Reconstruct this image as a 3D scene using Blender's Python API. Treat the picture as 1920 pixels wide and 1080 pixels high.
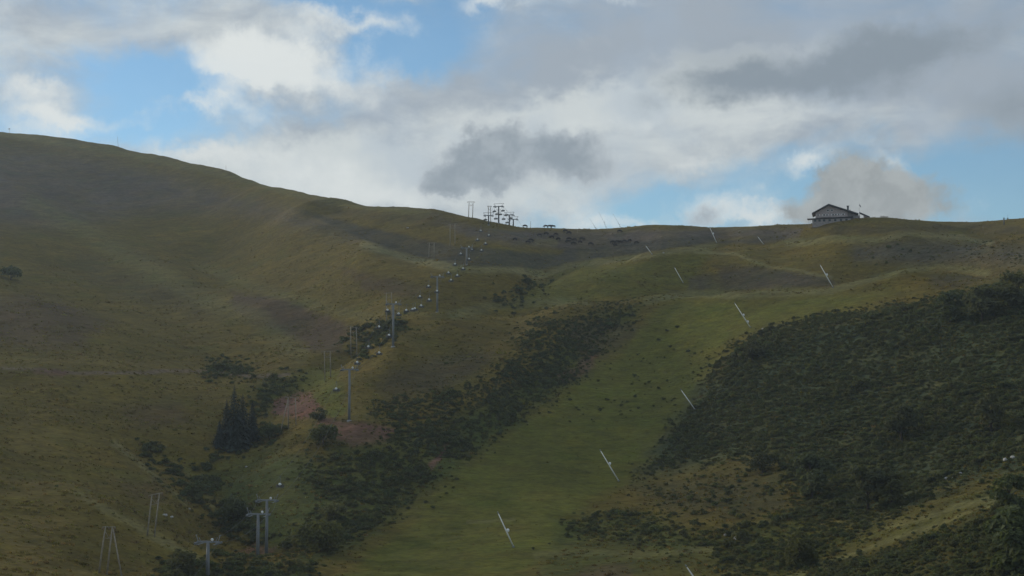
import bpy, math, random
import numpy as np
from mathutils import Vector, Matrix

scene = bpy.context.scene
for o in list(bpy.data.objects):
    bpy.data.objects.remove(o)
R = math.radians

# ------------------------------------------------------------------ camera
F_PX = 2637.0                     # focal length in pixels of a 1920 wide frame
PITCH = R(4.0)
cam_data = bpy.data.cameras.new('camera')
cam = bpy.data.objects.new('camera', cam_data)
scene.collection.objects.link(cam)
cam_data.sensor_width = 36.0
cam_data.lens = 36.0 * F_PX / 1920.0
cam_data.clip_start = 0.5
cam_data.clip_end = 30000.0
cam.location = (0, 0, 0)
cam.rotation_euler = (R(90) + PITCH, 0, 0)
scene.camera = cam

# ------------------------------------------------------------------ light
SUN_AZ = R(-54.0)                 # measured from the viewing direction (+Y), negative = left
SUN_EL = R(14.0)
SUN_STRENGTH = 2.0
SKY_STRENGTH = 0.12
EXPOSURE = 0.0

sun_data = bpy.data.lights.new('sun', 'SUN')
sun_data.energy = SUN_STRENGTH
sun_data.angle = R(5)
sun_data.color = (1.0, 0.90, 0.74)
sun = bpy.data.objects.new('sun', sun_data)
scene.collection.objects.link(sun)
sdir = Vector((math.sin(SUN_AZ) * math.cos(SUN_EL), math.cos(SUN_AZ) * math.cos(SUN_EL), math.sin(SUN_EL)))
sun.rotation_euler = sdir.to_track_quat('Z', 'Y').to_euler()

vs = scene.view_settings
vs.view_transform = 'Standard'
vs.look = 'None'
vs.exposure = EXPOSURE
vs.gamma = 1.0
vs.use_curve_mapping = False
scene.render.engine = 'CYCLES'
cy = scene.cycles
cy.use_denoising = True
cy.max_bounces = 4
cy.diffuse_bounces = 2
cy.glossy_bounces = 2
cy.transmission_bounces = 2
cy.transparent_max_bounces = 4
cy.volume_bounces = 0


# ------------------------------------------------------------------ directions and pixels of the surveyed view
def pix_dir(px, py):
    """viewing direction (azimuth, tangent of elevation) of a surveyed sight line"""
    dx = (np.asarray(px, float) - 960.0) / F_PX
    dy = (540.0 - np.asarray(py, float)) / F_PX
    X = dx
    Y = math.cos(PITCH) - dy * math.sin(PITCH)
    Z = math.sin(PITCH) + dy * math.cos(PITCH)
    return np.arctan2(X, Y), Z / np.hypot(X, Y)


def project(X, Y, Z):
    yc = Y * math.cos(PITCH) + Z * math.sin(PITCH)
    zc = -Y * math.sin(PITCH) + Z * math.cos(PITCH)
    yc = np.maximum(yc, 1e-3)
    return 960.0 + F_PX * X / yc, 540.0 - F_PX * zc / yc


# ------------------------------------------------------------------ sky
world = bpy.data.worlds.new('World')
scene.world = world
world.use_nodes = True
wnt = world.node_tree
wnt.nodes.clear()


class NG:
    """small helper that wires shader nodes"""
    def __init__(self, nt):
        self.nt = nt

    def node(self, kind, **kw):
        n = self.nt.nodes.new(kind)
        for k, v in kw.items():
            setattr(n, k, v)
        return n

    def link(self, a, b):
        self.nt.links.new(a, b)

    def put(self, sock, v):
        if hasattr(v, 'is_linked') or hasattr(v, 'links'):
            self.nt.links.new(v, sock)
        else:
            sock.default_value = v

    def math(self, op, a, b=None, c=None, clamp=False):
        n = self.node('ShaderNodeMath', operation=op, use_clamp=clamp)
        self.put(n.inputs[0], a)
        if b is not None:
            self.put(n.inputs[1], b)
        if c is not None:
            self.put(n.inputs[2], c)
        return n.outputs[0]

    def vmath(self, op, a, b=None, scale=None):
        n = self.node('ShaderNodeVectorMath', operation=op)
        self.put(n.inputs[0], a)
        if b is not None:
            self.put(n.inputs[1], b)
        if scale is not None:
            self.put(n.inputs['Scale'], scale)
        return n.outputs['Value'] if op in ('LENGTH', 'DOT_PRODUCT') else n.outputs[0]

    def smooth(self, v, lo, hi, a=0.0, b=1.0, kind='SMOOTHSTEP'):
        n = self.node('ShaderNodeMapRange', interpolation_type=kind, clamp=True)
        self.put(n.inputs['Value'], v)
        self.put(n.inputs['From Min'], lo)
        self.put(n.inputs['From Max'], hi)
        self.put(n.inputs['To Min'], a)
        self.put(n.inputs['To Max'], b)
        return n.outputs[0]

    def noise(self, vec, scale, detail=4.0, rough=0.55, dims='3D', dist=0.0, colour=False):
        n = self.node('ShaderNodeTexNoise', noise_dimensions=dims)
        self.put(n.inputs['Vector'], vec)
        n.inputs['Scale'].default_value = scale
        n.inputs['Detail'].default_value = detail
        n.inputs['Roughness'].default_value = rough
        n.inputs['Distortion'].default_value = dist
        return n.outputs['Color'] if colour else n.outputs[0]

    def mix(self, f, a, b, blend='MIX'):
        n = self.node('ShaderNodeMix', data_type='RGBA', blend_type=blend)
        self.put(n.inputs[0], f)
        self.put(n.inputs[6], a)
        self.put(n.inputs[7], b)
        return n.outputs[2]


def build_sky():
    g = NG(wnt)
    tc = g.node('ShaderNodeTexCoord')
    d = tc.outputs['Generated']
    sep = g.node('ShaderNodeSeparateXYZ')
    g.link(d, sep.inputs[0])
    az = g.math('ARCTAN2', sep.outputs[0], sep.outputs[1])
    el = g.math('ARCSINE', sep.outputs[2])
    comb = g.node('ShaderNodeCombineXYZ')
    # the sky's own chart: hundreds of 1/F radians of azimuth and elevation
    U = g.math('MULTIPLY', az, F_PX / 100.0)
    V = g.math('MULTIPLY', el, F_PX / 100.0)
    g.link(U, comb.inputs[0])
    g.link(V, comb.inputs[1])
    P = comb.outputs[0]

    def chart(px, py):
        a, t = pix_dir(px, py)
        return float(a) * F_PX / 100, math.atan(float(t)) * F_PX / 100

    # wispy warping of the chart, two scales
    w1 = g.vmath('SUBTRACT', g.noise(P, 0.55, 3.0, 0.55, colour=True), (0.5, 0.5, 0.5))
    w2 = g.vmath('SUBTRACT', g.noise(P, 1.7, 8.0, 0.68, colour=True), (0.5, 0.5, 0.5))
    PW = g.vmath('ADD', P, g.vmath('SCALE', w1, scale=1.0))
    PW = g.vmath('ADD', PW, g.vmath('SCALE', w2, scale=0.75))
    PS = g.vmath('ADD', P, g.vmath('SCALE', w2, scale=0.85))
    PM = g.node('ShaderNodeMapping')
    PM.inputs['Scale'].default_value = (0.55, 1.15, 1.0)
    PM.inputs['Rotation'].default_value = (0, 0, R(-10))
    g.link(P, PM.inputs['Vector'])
    streak = g.noise(PM.outputs[0], 0.5, 9.0, 0.64, dist=0.4)
    mott = g.noise(PM.outputs[0], 1.1, 9.0, 0.66, dist=0.4)
    puff = g.noise(P, 1.0, 10.0, 0.66)

    def field(blobs, src, base):
        acc = base
        for (px, py, rx, ry, ang, amp) in blobs:
            cx, cyy = chart(px, py)
            m = g.node('ShaderNodeTexGradient', gradient_type='SPHERICAL')
            tm = m.texture_mapping
            tm.vector_type = 'TEXTURE'
            tm.translation = (cx, cyy, 0)
            tm.rotation = (0, 0, R(ang))
            tm.scale = (rx / 66.0, ry / 66.0, 1)
            g.link(src, m.inputs['Vector'])
            acc = g.math('MULTIPLY_ADD', m.outputs['Fac'], amp * 1.08, acc)
        return acc

    sky = g.node('ShaderNodeTexSky', sky_type='NISHITA')
    sky.sun_disc = False
    sky.sun_elevation = SUN_EL
    sky.sun_rotation = SUN_AZ
    sky.altitude = 1700
    sky.air_density = 1.0
    sky.dust_density = 0.2
    sky.ozone_density = 2.5
    clear = g.vmath('SCALE', sky.outputs[0], scale=SKY_STRENGTH)
    clear = g.mix(1.0, clear, SKY_TINT, 'MULTIPLY')

    # ---- high veil of stratocumulus with blue holes
    veil = field(VEIL, PW, g.math('MULTIPLY_ADD', streak, 2.2, -0.55))
    a_veil = g.smooth(veil, -0.25, 1.15, 0.07, 1.0)
    tone = field(TONE, PW, g.math('MULTIPLY_ADD', mott, 1.9, -0.45))
    c_veil = g.mix(g.smooth(tone, 0.0, 1.05), C_VEIL_DARK, C_VEIL_LIGHT)
    c_veil = g.mix(g.smooth(g.noise(P, 0.6, 3.0, 0.5), 0.45, 0.65, 0.0, 0.35), c_veil, C_VEIL_BLUE)
    col = g.mix(g.math('MULTIPLY', a_veil, 0.96), clear, c_veil)
    # ---- bright cumulus and cloud edges
    wht = field(WHITE, PW, g.math('MULTIPLY_ADD', puff, 1.9, -1.10))
    a_w = g.smooth(wht, 0.0, 1.3)
    col = g.mix(g.math('MULTIPLY', a_w, 0.93), col, C_WHITE)
    # ---- dark, nearer clouds in their own shade
    drk = field(DARK, PS, g.math('MULTIPLY_ADD', puff, 2.0, -1.36))
    a_d = g.smooth(drk, 0.0, 0.8)
    thick = g.smooth(drk, 0.3, 1.3)
    c_d = g.mix(thick, C_DARK_THIN, C_DARK_THICK)
    c_d = g.mix(g.smooth(g.noise(P, 1.5, 7.0, 0.62), 0.42, 0.70, 0.0, 0.55), c_d, C_DARK_THIN)
    col = g.mix(g.math('MULTIPLY', a_d, 0.88), col, c_d)
    sft = field(SOFT, PW, g.math('MULTIPLY_ADD', mott, 1.6, -0.95))
    a_s = g.smooth(sft, 0.05, 1.25, 0.0, 0.97)
    col = g.mix(a_s, col, C_DARK_THICK)
    wrm = field(WARM, PS, g.math('MULTIPLY_ADD', puff, 1.5, -1.08))
    a_q = g.smooth(wrm, 0.02, 0.75)
    c_q = g.mix(g.smooth(g.noise(PS, 1.3, 9.0, 0.62), 0.36, 0.64), C_WARM, C_WARM_LIGHT)
    col = g.mix(g.math('MULTIPLY', a_q, 0.95), col, c_q)

    bg = g.node('ShaderNodeBackground')
    g.link(col, bg.inputs['Color'])
    bg.inputs['Strength'].default_value = 1.0
    out = g.node('ShaderNodeOutputWorld')
    g.link(bg.outputs[0], out.inputs['Surface'])
    world.cycles.sampling_method = 'NONE'      # an even sky needs no importance map


SKY_TINT = (1.01, 1.16, 1.13, 1)
C_VEIL_DARK = (0.37, 0.42, 0.475, 1)
C_VEIL_LIGHT = (0.66, 0.70, 0.695, 1)
C_VEIL_BLUE = (0.38, 0.47, 0.58, 1)
C_WHITE = (0.80, 0.835, 0.82, 1)
C_WARM_LIGHT = (0.44, 0.46, 0.45, 1)
C_DARK_THIN = (0.46, 0.51, 0.55, 1)
C_DARK_THICK = (0.255, 0.305, 0.355, 1)
C_WARM = (0.345, 0.36, 0.355, 1)
# cloud groups: place of the centre, half widths, tilt in degrees, weight
VEIL = [
    (300, 170, 170, 60, -12, -1.1), (230, 250, 230, 45, -8, -0.9), (330, 130, 120, 40, 0, -0.7),
    (790, 70, 120, 60, 20, -1.2), (640, 4, 110, 22, 0, -0.9), (560, 205, 120, 26, 0, -0.5), (720, 95, 90, 40, 0, -0.7),
    (1860, 330, 200, 75, -6, -1.4), (1500, 365, 240, 60, 0, -0.8), (1250, 392, 120, 38, 0, -0.9), (1160, 425, 160, 22, 0, -0.6),
    (250, 50, 320, 55, 0, 0.6), (1400, 90, 520, 150, 8, 0.7), (720, 255, 330, 110, -8, 0.7), (1150, 220, 330, 110, 10, 0.7),
    (110, 190, 90, 45, 0, 0.3), (1700, 190, 260, 100, 0, 0.6), (390, 280, 170, 30, 0, 0.75), (620, 330, 220, 60, 0, 0.6), (900, 390, 200, 50, 0, 0.4),
]
TONE = [
    (1100, 100, 420, 60, 12, -0.5), (1300, 20, 420, 40, 0, -0.5), (1250, 165, 300, 38, 14, 0.6), (1000, 215, 260, 40, 8, 0.55),
    (560, 330, 220, 60, 0, 0.9), (760, 300, 160, 60, 0, 0.4), (1350, 225, 200, 40, 10, 0.5), (1700, 60, 350, 90, 0, -0.5),
    (1750, 180, 280, 90, 0, -0.35), (300, 60, 260, 60, 0, 0.1), (940, 340, 220, 70, 0, 0.45), (680, 240, 150, 40, 0, -0.2),
]
WHITE = [
    (500, 100, 150, 42, 4, 1.2), (580, 135, 170, 45, -6, 1.1), (430, 150, 90, 26, 0, 0.8), (430, 196, 70, 24, -4, 1.0), (700, 35, 95, 26, 0, 0.85), (590, 32, 80, 24, 0, 0.7),
    (75, 205, 100, 52, -20, 1.0), (150, 220, 70, 20, -10, 0.7), (940, 6, 80, 18, 0, 1.0), (1130, -4, 70, 14, 0, 0.9), (600, 320, 170, 46, -8, 1.0), (700, 372, 220, 30, 0, 0.7),
    (1350, 378, 90, 34, 0, 1.0), (1430, 408, 80, 22, 0, 1.0), (1530, 318, 70, 24, 30, 0.8), (1290, 300, 40, 16, 0, 0.9), (1665, 300, 50, 18, -20, 0.8), (1480, 320, 50, 18, 0, 0.6),
    (1100, 222, 170, 20, 5, 0.6), (1420, 230, 120, 18, 14, 0.5), (370, 275, 130, 20, 0, 0.75), (1060, 400, 140, 40, 0, 0.6), (350, 203, 60, 16, 0, 0.7),
    (60, 150, 80, 18, 0, 0.6), (250, 222, 40, 14, 0, 0.6), (1190, 420, 110, 18, 0, 0.8), (820, 250, 90, 30, 0, 0.3),
]
DARK = [
    (908, 268, 62, 50, 30, 1.0), (1030, 270, 110, 50, 0, 1.0), (960, 305, 160, 50, 0, 0.9), (870, 325, 85, 46, 15, 0.9), (1085, 300, 60, 45, -20, 0.6), (830, 350, 60, 26, 20, 0.6), (920, 350, 110, 26, 0, 0.5),
    (1230, 325, 130, 34, 0, 0.62),
    (1475, 388, 55, 28, 0, 0.75), (1325, 408, 50, 24, 0, 0.85), (1250, 180, 60, 22, 30, 0.5),
]
SOFT = [
    (1520, 130, 250, 52, 6, 1.2), (1720, 98, 150, 44, 8, 0.75), (1370, 148, 150, 40, 4, 0.65), (1910, 205, 120, 70, 0, 1.0), (1330, 78, 220, 26, 12, 0.35), (1650, 175, 110, 22, 0, 0.3), (1850, 30, 240, 60, 0, 0.35),
]
WARM = [
    (1612, 328, 75, 56, 0, 1.2), (1650, 375, 120, 55, 0, 1.0), (1715, 380, 70, 42, 0, 0.75), (1570, 385, 85, 48, 0, 0.9), (1490, 402, 70, 24, 0, 0.55),
]
build_sky()

# ------------------------------------------------------------------ noise
def hash2(ix, iy, seed):
    h = (ix.astype(np.int64) * 374761393 + iy.astype(np.int64) * 668265263 + seed * 1442695041) & 0xFFFFFFFF
    h = ((h ^ (h >> 13)) * 1274126177) & 0xFFFFFFFF
    h = h ^ (h >> 16)
    return (h & 0xFFFFFF) / float(0xFFFFFF)


def vnoise(x, y, seed=0):
    x = np.asarray(x, float); y = np.asarray(y, float)
    ix = np.floor(x); iy = np.floor(y)
    fx = x - ix; fy = y - iy
    fx = fx * fx * fx * (fx * (fx * 6 - 15) + 10); fy = fy * fy * fy * (fy * (fy * 6 - 15) + 10)
    a = hash2(ix, iy, seed); b = hash2(ix + 1, iy, seed)
    c = hash2(ix, iy + 1, seed); d = hash2(ix + 1, iy + 1, seed)
    return (a + (b - a) * fx) * (1 - fy) + (c + (d - c) * fx) * fy


def fbm(x, y, seed=0, octaves=4, gain=0.5):
    s = 0.0; amp = 1.0; tot = 0.0
    for o in range(octaves):
        s = s + amp * (vnoise(x * 2 ** o + 17.3 * o, y * 2 ** o - 9.1 * o, seed + o) - 0.5)
        tot += amp; amp *= gain
    return s / tot


# ------------------------------------------------------------------ terrain: surveyed profiles (column, [(distance, row)])
PROFILES = [
    (-700, [(230, 1060), (300, 930), (420, 720), (560, 560), (700, 410), (850, 290), (1000, 215), (1080, 195), (1180, 215), (1500, 300)]),
    (-350, [(230, 1085), (300, 960), (420, 750), (560, 600), (700, 450), (850, 320), (980, 235), (1050, 215), (1150, 232), (1500, 310)]),
    (0, [(230, 1125), (280, 1040), (340, 930), (420, 800), (500, 695), (540, 672), (600, 610), (680, 520), (770, 425), (860, 340), (950, 268), (1000, 243), (1080, 258), (1450, 330)]),
    (110, [(240, 1115), (280, 1050), (310, 985), (335, 940), (360, 915), (420, 810), (500, 695), (540, 670), (600, 610), (680, 535), (770, 440), (860, 352), (940, 275), (985, 256), (1070, 272), (1450, 340)]),
    (217, [(250, 1105), (285, 1072), (310, 1010), (330, 968), (350, 955), (375, 905), (420, 830), (500, 700), (540, 676), (600, 620), (680, 550), (780, 450), (870, 355), (930, 295), (965, 277), (1050, 295), (1450, 350)]),
    (310, [(255, 1120), (285, 1075), (315, 1030), (332, 1008), (350, 985), (365, 945), (385, 910), (400, 880), (440, 805), (500, 715), (540, 684), (600, 630), (680, 555), (780, 460), (870, 365), (920, 310), (945, 297), (1030, 315), (1400, 370)]),
    (400, [(260, 1140), (300, 1090), (330, 1040), (350, 1005), (372, 968), (390, 918), (408, 868), (430, 822), (460, 775), (500, 722), (540, 692), (600, 635), (690, 560), (790, 470), (870, 375), (915, 324), (935, 316), (1010, 332), (1400, 390)]),
    (500, [(265, 1130), (300, 1085), (329, 1034), (345, 1012), (368, 968), (392, 900), (412, 850), (432, 808), (455, 768), (480, 732), (510, 698), (550, 665), (600, 620), (660, 555), (740, 475), (820, 400), (875, 352), (895, 345), (970, 362), (1300, 400)]),
    (600, [(270, 1130), (310, 1068), (345, 1002), (370, 940), (395, 872), (415, 820), (435, 775), (455, 738), (480, 702), (520, 665), (560, 632), (600, 590), (640, 537), (690, 480), (760, 420), (830, 368), (850, 362), (920, 378), (1300, 430)]),
    (680, [(275, 1128), (315, 1060), (350, 985), (380, 910), (400, 850), (420, 800), (440, 755), (460, 712), (485, 672), (520, 638), (560, 605), (600, 562), (630, 500), (655, 462), (682, 469), (710, 448), (770, 400), (815, 381), (890, 398), (1300, 440)]),
    (740, [(280, 1122), (330, 1035), (370, 945), (400, 868), (420, 822), (445, 758), (465, 690), (480, 646), (510, 612), (560, 575), (595, 540), (620, 500), (640, 478), (664, 488), (700, 462), (750, 415), (795, 387), (870, 405), (1300, 450)]),
    (820, [(280, 1120), (340, 1005), (385, 900), (415, 832), (440, 775), (465, 715), (490, 655), (510, 615), (545, 579), (580, 545), (605, 512), (622, 494), (647, 506), (680, 470), (720, 430), (765, 393), (840, 412), (1200, 460)]),
    (900, [(280, 1110), (345, 990), (395, 885), (440, 775), (480, 685), (510, 625), (530, 598), (555, 573), (580, 540), (598, 512), (606, 506), (632, 521), (655, 490), (682, 469), (705, 436), (722, 418), (790, 436), (1200, 470)]),
    (960, [(280, 1104), (345, 985), (395, 890), (440, 785), (480, 695), (515, 628), (540, 592), (560, 572), (585, 550), (600, 518), (610, 508), (637, 520), (660, 492), (690, 458), (712, 436), (725, 428), (790, 444), (1200, 490)]),
    (1020, [(280, 1100), (345, 980), (395, 885), (440, 790), (480, 705), (515, 630), (540, 587), (555, 570), (575, 566), (600, 535), (618, 512), (632, 508), (652, 517), (680, 480), (710, 448), (735, 430), (795, 446), (1200, 490)]),
    (1100, [(280, 1095), (340, 1000), (390, 905), (440, 800), (490, 700), (525, 622), (548, 574), (568, 567), (600, 540), (622, 506), (637, 490), (660, 503), (685, 478), (715, 450), (738, 430), (795, 446), (1200, 490)]),
    (1200, [(280, 1090), (340, 995), (390, 900), (440, 800), (490, 700), (525, 614), (548, 566), (565, 559), (592, 538), (620, 500), (638, 478), (664, 492), (690, 464), (715, 440), (732, 426), (790, 444), (1200, 490)]),
    (1300, [(280, 1085), (335, 985), (385, 890), (435, 790), (485, 690), (525, 598), (550, 547), (574, 558), (600, 524), (628, 480), (643, 461), (667, 474), (690, 446), (712, 425), (780, 444), (1200, 490)]),
    (1400, [(275, 1088), (318, 1010), (358, 920), (400, 828), (440, 735), (472, 662), (500, 612), (530, 567), (549, 548), (574, 559), (600, 521), (628, 476), (643, 462), (667, 473), (688, 446), (710, 425), (780, 444), (1200, 490)]),
    (1560, [(265, 1092), (300, 1020), (340, 930), (380, 838), (420, 738), (450, 660), (472, 604), (500, 575), (530, 548), (546, 541), (572, 526), (600, 492), (628, 460), (643, 448), (667, 458), (690, 430), (706, 417), (735, 416), (795, 440), (1200, 490)]),
    (1700, [(250, 1092), (280, 1020), (308, 958), (340, 898), (380, 808), (420, 700), (450, 612), (468, 574), (490, 562), (512, 532), (530, 508), (552, 513), (575, 496), (608, 462), (636, 437), (662, 449), (688, 424), (706, 414), (790, 440), (1200, 490)]),
    (1860, [(220, 1120), (245, 1035), (262, 985), (278, 948), (292, 940), (320, 890), (355, 805), (400, 690), (435, 598), (458, 550), (482, 535), (510, 520), (530, 510), (560, 492), (600, 466), (626, 446), (652, 457), (682, 430), (703, 417), (790, 440), (1200, 490)]),
    (1960, [(215, 1120), (242, 1035), (260, 975), (276, 935), (292, 925), (320, 870), (355, 785), (400, 670), (432, 575), (454, 515), (480, 512), (510, 508), (535, 502), (565, 484), (600, 460), (624, 437), (650, 442), (680, 424), (700, 408), (790, 435), (1200, 480)]),
    (2300, [(215, 1110), (260, 960), (320, 820), (400, 630), (460, 480), (500, 470), (560, 455), (640, 420), (700, 392), (790, 420), (1200, 470)]),
    (2700, [(215, 1100), (260, 950), (320, 800), (400, 610), (460, 470), (560, 430), (700, 370), (800, 400), (1200, 460)]),
]


def survey():
    """profiles as (column, ln distance, row) with the long left flank run farther back and blended columns between"""
    cols = []
    for px, prof in PROFILES:
        t = min(1.0, max(0.0, (800 - px) / 750.0))
        k = 0.75 * t * t * (3 - 2 * t)
        D = np.array([d if d < 600 else 600 + (d - 600) * (1.0 + k) for d, _ in prof])
        py = np.array([p for _, p in prof], float)
        cols.append((px, np.log(D), py))
    out = []
    for i, (px, l, py) in enumerate(cols):
        out += [(px, a, b) for a, b in zip(l, py)]
        if i + 1 < len(cols) and px < 820 and px > -400:
            qx, m, qy = cols[i + 1]
            lc, mc = l[int(np.argmin(py))], m[int(np.argmin(qy))]        # the skyline of both columns
            sa = np.where(l <= lc, (l - l[0]) / (lc - l[0]), 1 + (l - lc) / (l[-1] - lc))
            sb = np.where(m <= mc, (m - m[0]) / (mc - m[0]), 1 + (m - mc) / (m[-1] - mc))
            ss = np.linspace(0, 2, 25)
            for w in ((0.5,) if qx - px < 90 else (0.333, 0.667)):
                c = lc * (1 - w) + mc * w; l0 = l[0] * (1 - w) + m[0] * w; l1 = l[-1] * (1 - w) + m[-1] * w
                for s in ss:
                    L = l0 + s * (c - l0) if s <= 1 else c + (s - 1) * (l1 - c)
                    out.append((px * (1 - w) + qx * w, L, np.interp(s, sa, py) * (1 - w) + np.interp(s, sb, qy) * w))
    return out


_cp = []
for _px, _l, _py in survey():
    _a, _t = pix_dir(_px, _py)
    _cp.append((float(_a), float(_l), float(_t)))
_cp = np.array(_cp)
A_SC = F_PX / 120.0
L_SC = 1.0 / 0.075


def tps(r2):
    return 0.5 * r2 * np.log(np.maximum(r2, 1e-12))


def rbf_fit():
    P = np.column_stack([_cp[:, 0] * A_SC, _cp[:, 1] * L_SC])
    n = len(P)
    d2 = ((P[:, None, :] - P[None, :, :]) ** 2).sum(-1)
    K = tps(d2) + np.eye(n) * 0.006
    T = np.column_stack([np.ones(n), P])
    M = np.zeros((n + 3, n + 3))
    M[:n, :n] = K; M[:n, n:] = T; M[n:, :n] = T.T
    rhs = np.concatenate([_cp[:, 2], np.zeros(3)])
    return P, np.linalg.solve(M, rhs)


_RP, _RW = rbf_fit()
A_MIN, A_MAX = float(pix_dir(-700, 540)[0]), float(pix_dir(2700, 540)[0])
N_A, N_L = 320, 340                                    # look-up grid of the fitted surface
GA = np.linspace(A_MIN, A_MAX, N_A)
GL = np.linspace(math.log(216), math.log(1900), N_L)


def rbf_grid():
    aa, ll = np.meshgrid(GA, GL, indexing='ij')
    q = np.column_stack([aa.ravel() * A_SC, ll.ravel() * L_SC])
    out = np.empty(len(q))
    n = len(_RP)
    for s in range(0, len(q), 20000):
        qq = q[s:s + 20000]
        d2 = ((qq[:, None, :] - _RP[None, :, :]) ** 2).sum(-1)
        out[s:s + 20000] = tps(d2) @ _RW[:n] + _RW[n] + qq @ _RW[n + 1:]
    return out.reshape(N_A, N_L)


GT = rbf_grid()


def base_tan(a, l):
    fa = np.clip((a - A_MIN) / (A_MAX - A_MIN) * (N_A - 1), 0, N_A - 1.001)
    fl = np.clip((l - GL[0]) / (GL[-1] - GL[0]) * (N_L - 1), 0, N_L - 1.001)
    i = fa.astype(int); j = fl.astype(int)
    u = fa - i; v = fl - j
    return (GT[i, j] * (1 - u) + GT[i + 1, j] * u) * (1 - v) + (GT[i, j + 1] * (1 - u) + GT[i + 1, j + 1] * u) * v


def sstep(x, lo, hi):
    t = np.clip((x - lo) / (hi - lo), 0, 1)
    return t * t * (3 - 2 * t)


FOLDS = []


def plan_dist(X, Y, xy):
    best = np.full(np.shape(X), 1e12)
    for a, b in zip(xy[:-1], xy[1:]):
        ex, ey = b[0] - a[0], b[1] - a[1]
        wx, wy = X - a[0], Y - a[1]
        t = np.clip((wx * ex + wy * ey) / (ex * ex + ey * ey), 0, 1)
        best = np.minimum(best, (wx - ex * t) ** 2 + (wy - ey * t) ** 2)
    return np.sqrt(best)


def height(X, Y):
    X = np.asarray(X, float); Y = np.asarray(Y, float)
    D = np.maximum(np.hypot(X, Y), 0.5)
    a = np.arctan2(X, Y)
    ac = np.clip(a, A_MIN, A_MAX)
    l = np.log(np.clip(D, 217, 1880))
    Z = np.clip(D, 217, 1880) * base_tan(ac, l)
    # in front of the surveyed slope: a stream valley that climbs to the viewpoint
    near = sstep(D, 60, 217)
    Zn = -5.0 - 33.0 * sstep(D, 4, 120)
    Z = np.where(D < 217, Zn * (1 - near) + Z * near, Z)
    # behind the crest the land falls away to distant lower country
    Z = np.where(D > 1880, Z - (D - 1880) * 0.10 * np.exp(-(D - 1880) / 2500.0), Z)
    # turned away from the surveyed slope the country is lower and rounder
    turn = sstep(np.abs(a), R(36), R(75))
    Z = Z * (1 - 0.75 * turn)
    for xy, hgt, wid in FOLDS:                         # spurs and gullies that cross the slopes
        Z = Z + hgt * np.exp(-(plan_dist(X, Y, xy) / wid) ** 2)
    # shallow rills running down the long left flank
    al = (X * 0.55 - Y * 0.83); ac2 = (X * 0.83 + Y * 0.55)
    flank = sstep(-X, 10, 90) * sstep(D, 420, 560)
    Z = Z + flank * (6.5 * fbm(ac2 / 42.0, al / 210.0, 41, 3) + 2.2 * fbm(ac2 / 13.0, al / 80.0, 43, 2))
    amp = sstep(D, 150, 260)
    Z = Z + amp * (2.6 * fbm(X / 55.0, Y / 55.0, 3, 3) + 1.0 * fbm(X / 15.0, Y / 15.0, 11, 3) + 0.34 * fbm(X / 4.0, Y / 4.0, 23, 2))
    return Z


def ground(X, Y):
    return float(height(np.array([X]), np.array([Y]))[0])


_DS = np.exp(np.linspace(math.log(220), math.log(1700), 3000))


def hit(px, py, dmin=225, dmax=1650):
    """where the sight line of a surveyed mark meets the ground"""
    a, t = pix_dir(px, py)
    D = _DS[(_DS >= dmin) & (_DS <= dmax)]
    X = np.sin(a) * D; Y = np.cos(a) * D
    Z = height(X, Y)
    k = np.nonzero(Z >= t * D)[0]
    i = int(k[0]) if len(k) else int(np.argmax(Z / D))
    return Vector((float(X[i]), float(Y[i]), float(Z[i])))


def at(px, D):
    """ground point on a bearing at a distance"""
    a, _ = pix_dir(px, 500)
    X = math.sin(float(a)) * D; Y = math.cos(float(a)) * D
    return Vector((X, Y, ground(X, Y)))


def aim(px, py, D):
    a, t = pix_dir(px, py)
    return Vector((math.sin(float(a)) * D, math.cos(float(a)) * D, float(t) * D))


_folds = []
for _line, _h, _w in [
    ([(560, 402), (640, 440), (700, 465), (790, 490), (860, 505), (950, 509)], 5.5, 17),
    ([(60, 380), (220, 470), (330, 530), (400, 570), (480, 595)], 5.0, 20),
    ([(1000, 522), (1060, 499), (1150, 488), (1240, 476), (1340, 460)], 3.2, 12),
    ([(1210, 565), (1290, 550), (1400, 553), (1560, 545), (1680, 512)], 2.4, 10),
    ([(1480, 455), (1560, 449), (1640, 450), (1700, 438), (1800, 445)], 3.0, 12),
    ([(140, 925), (230, 975), (300, 1010), (390, 1058)], 2.0, 9),
    ([(217, 832), (260, 865), (310, 908), (350, 945)], 1.5, 7),
    ([(268, 838), (320, 890), (400, 970), (480, 1020)], -3.5, 10),
    ([(410, 850), (390, 890), (430, 960), (470, 1020)], -3.0, 9),
    ([(1605, 525), (1622, 495), (1630, 462)], -3.5, 10),
    ([(650, 650), (700, 622), (760, 605)], -2.5, 9),
    ([(935, 562), (985, 530), (1016, 513)], -3.0, 9),
    ([(650, 650), (590, 690), (520, 740), (480, 790), (420, 850)], -5.0, 14),
    ([(760, 830), (860, 745), (960, 680), (1080, 590)], 4.0, 16),
    ([(1000, 480), (940, 490), (880, 485)], -4.5, 16),
    ([(1330, 520), (1430, 520), (1530, 530)], -3.0, 14),
    ([(1660, 480), (1760, 480), (1880, 490)], -4.0, 16),
    ([(1400, 452), (1300, 448), (1220, 455)], -3.5, 14),
    ([(560, 610), (640, 640)], -3.0, 12),
]:
    _pts = [hit(x, y) for x, y in _line]
    _folds.append(([(p.x, p.y) for p in _pts], _h, _w))
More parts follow.
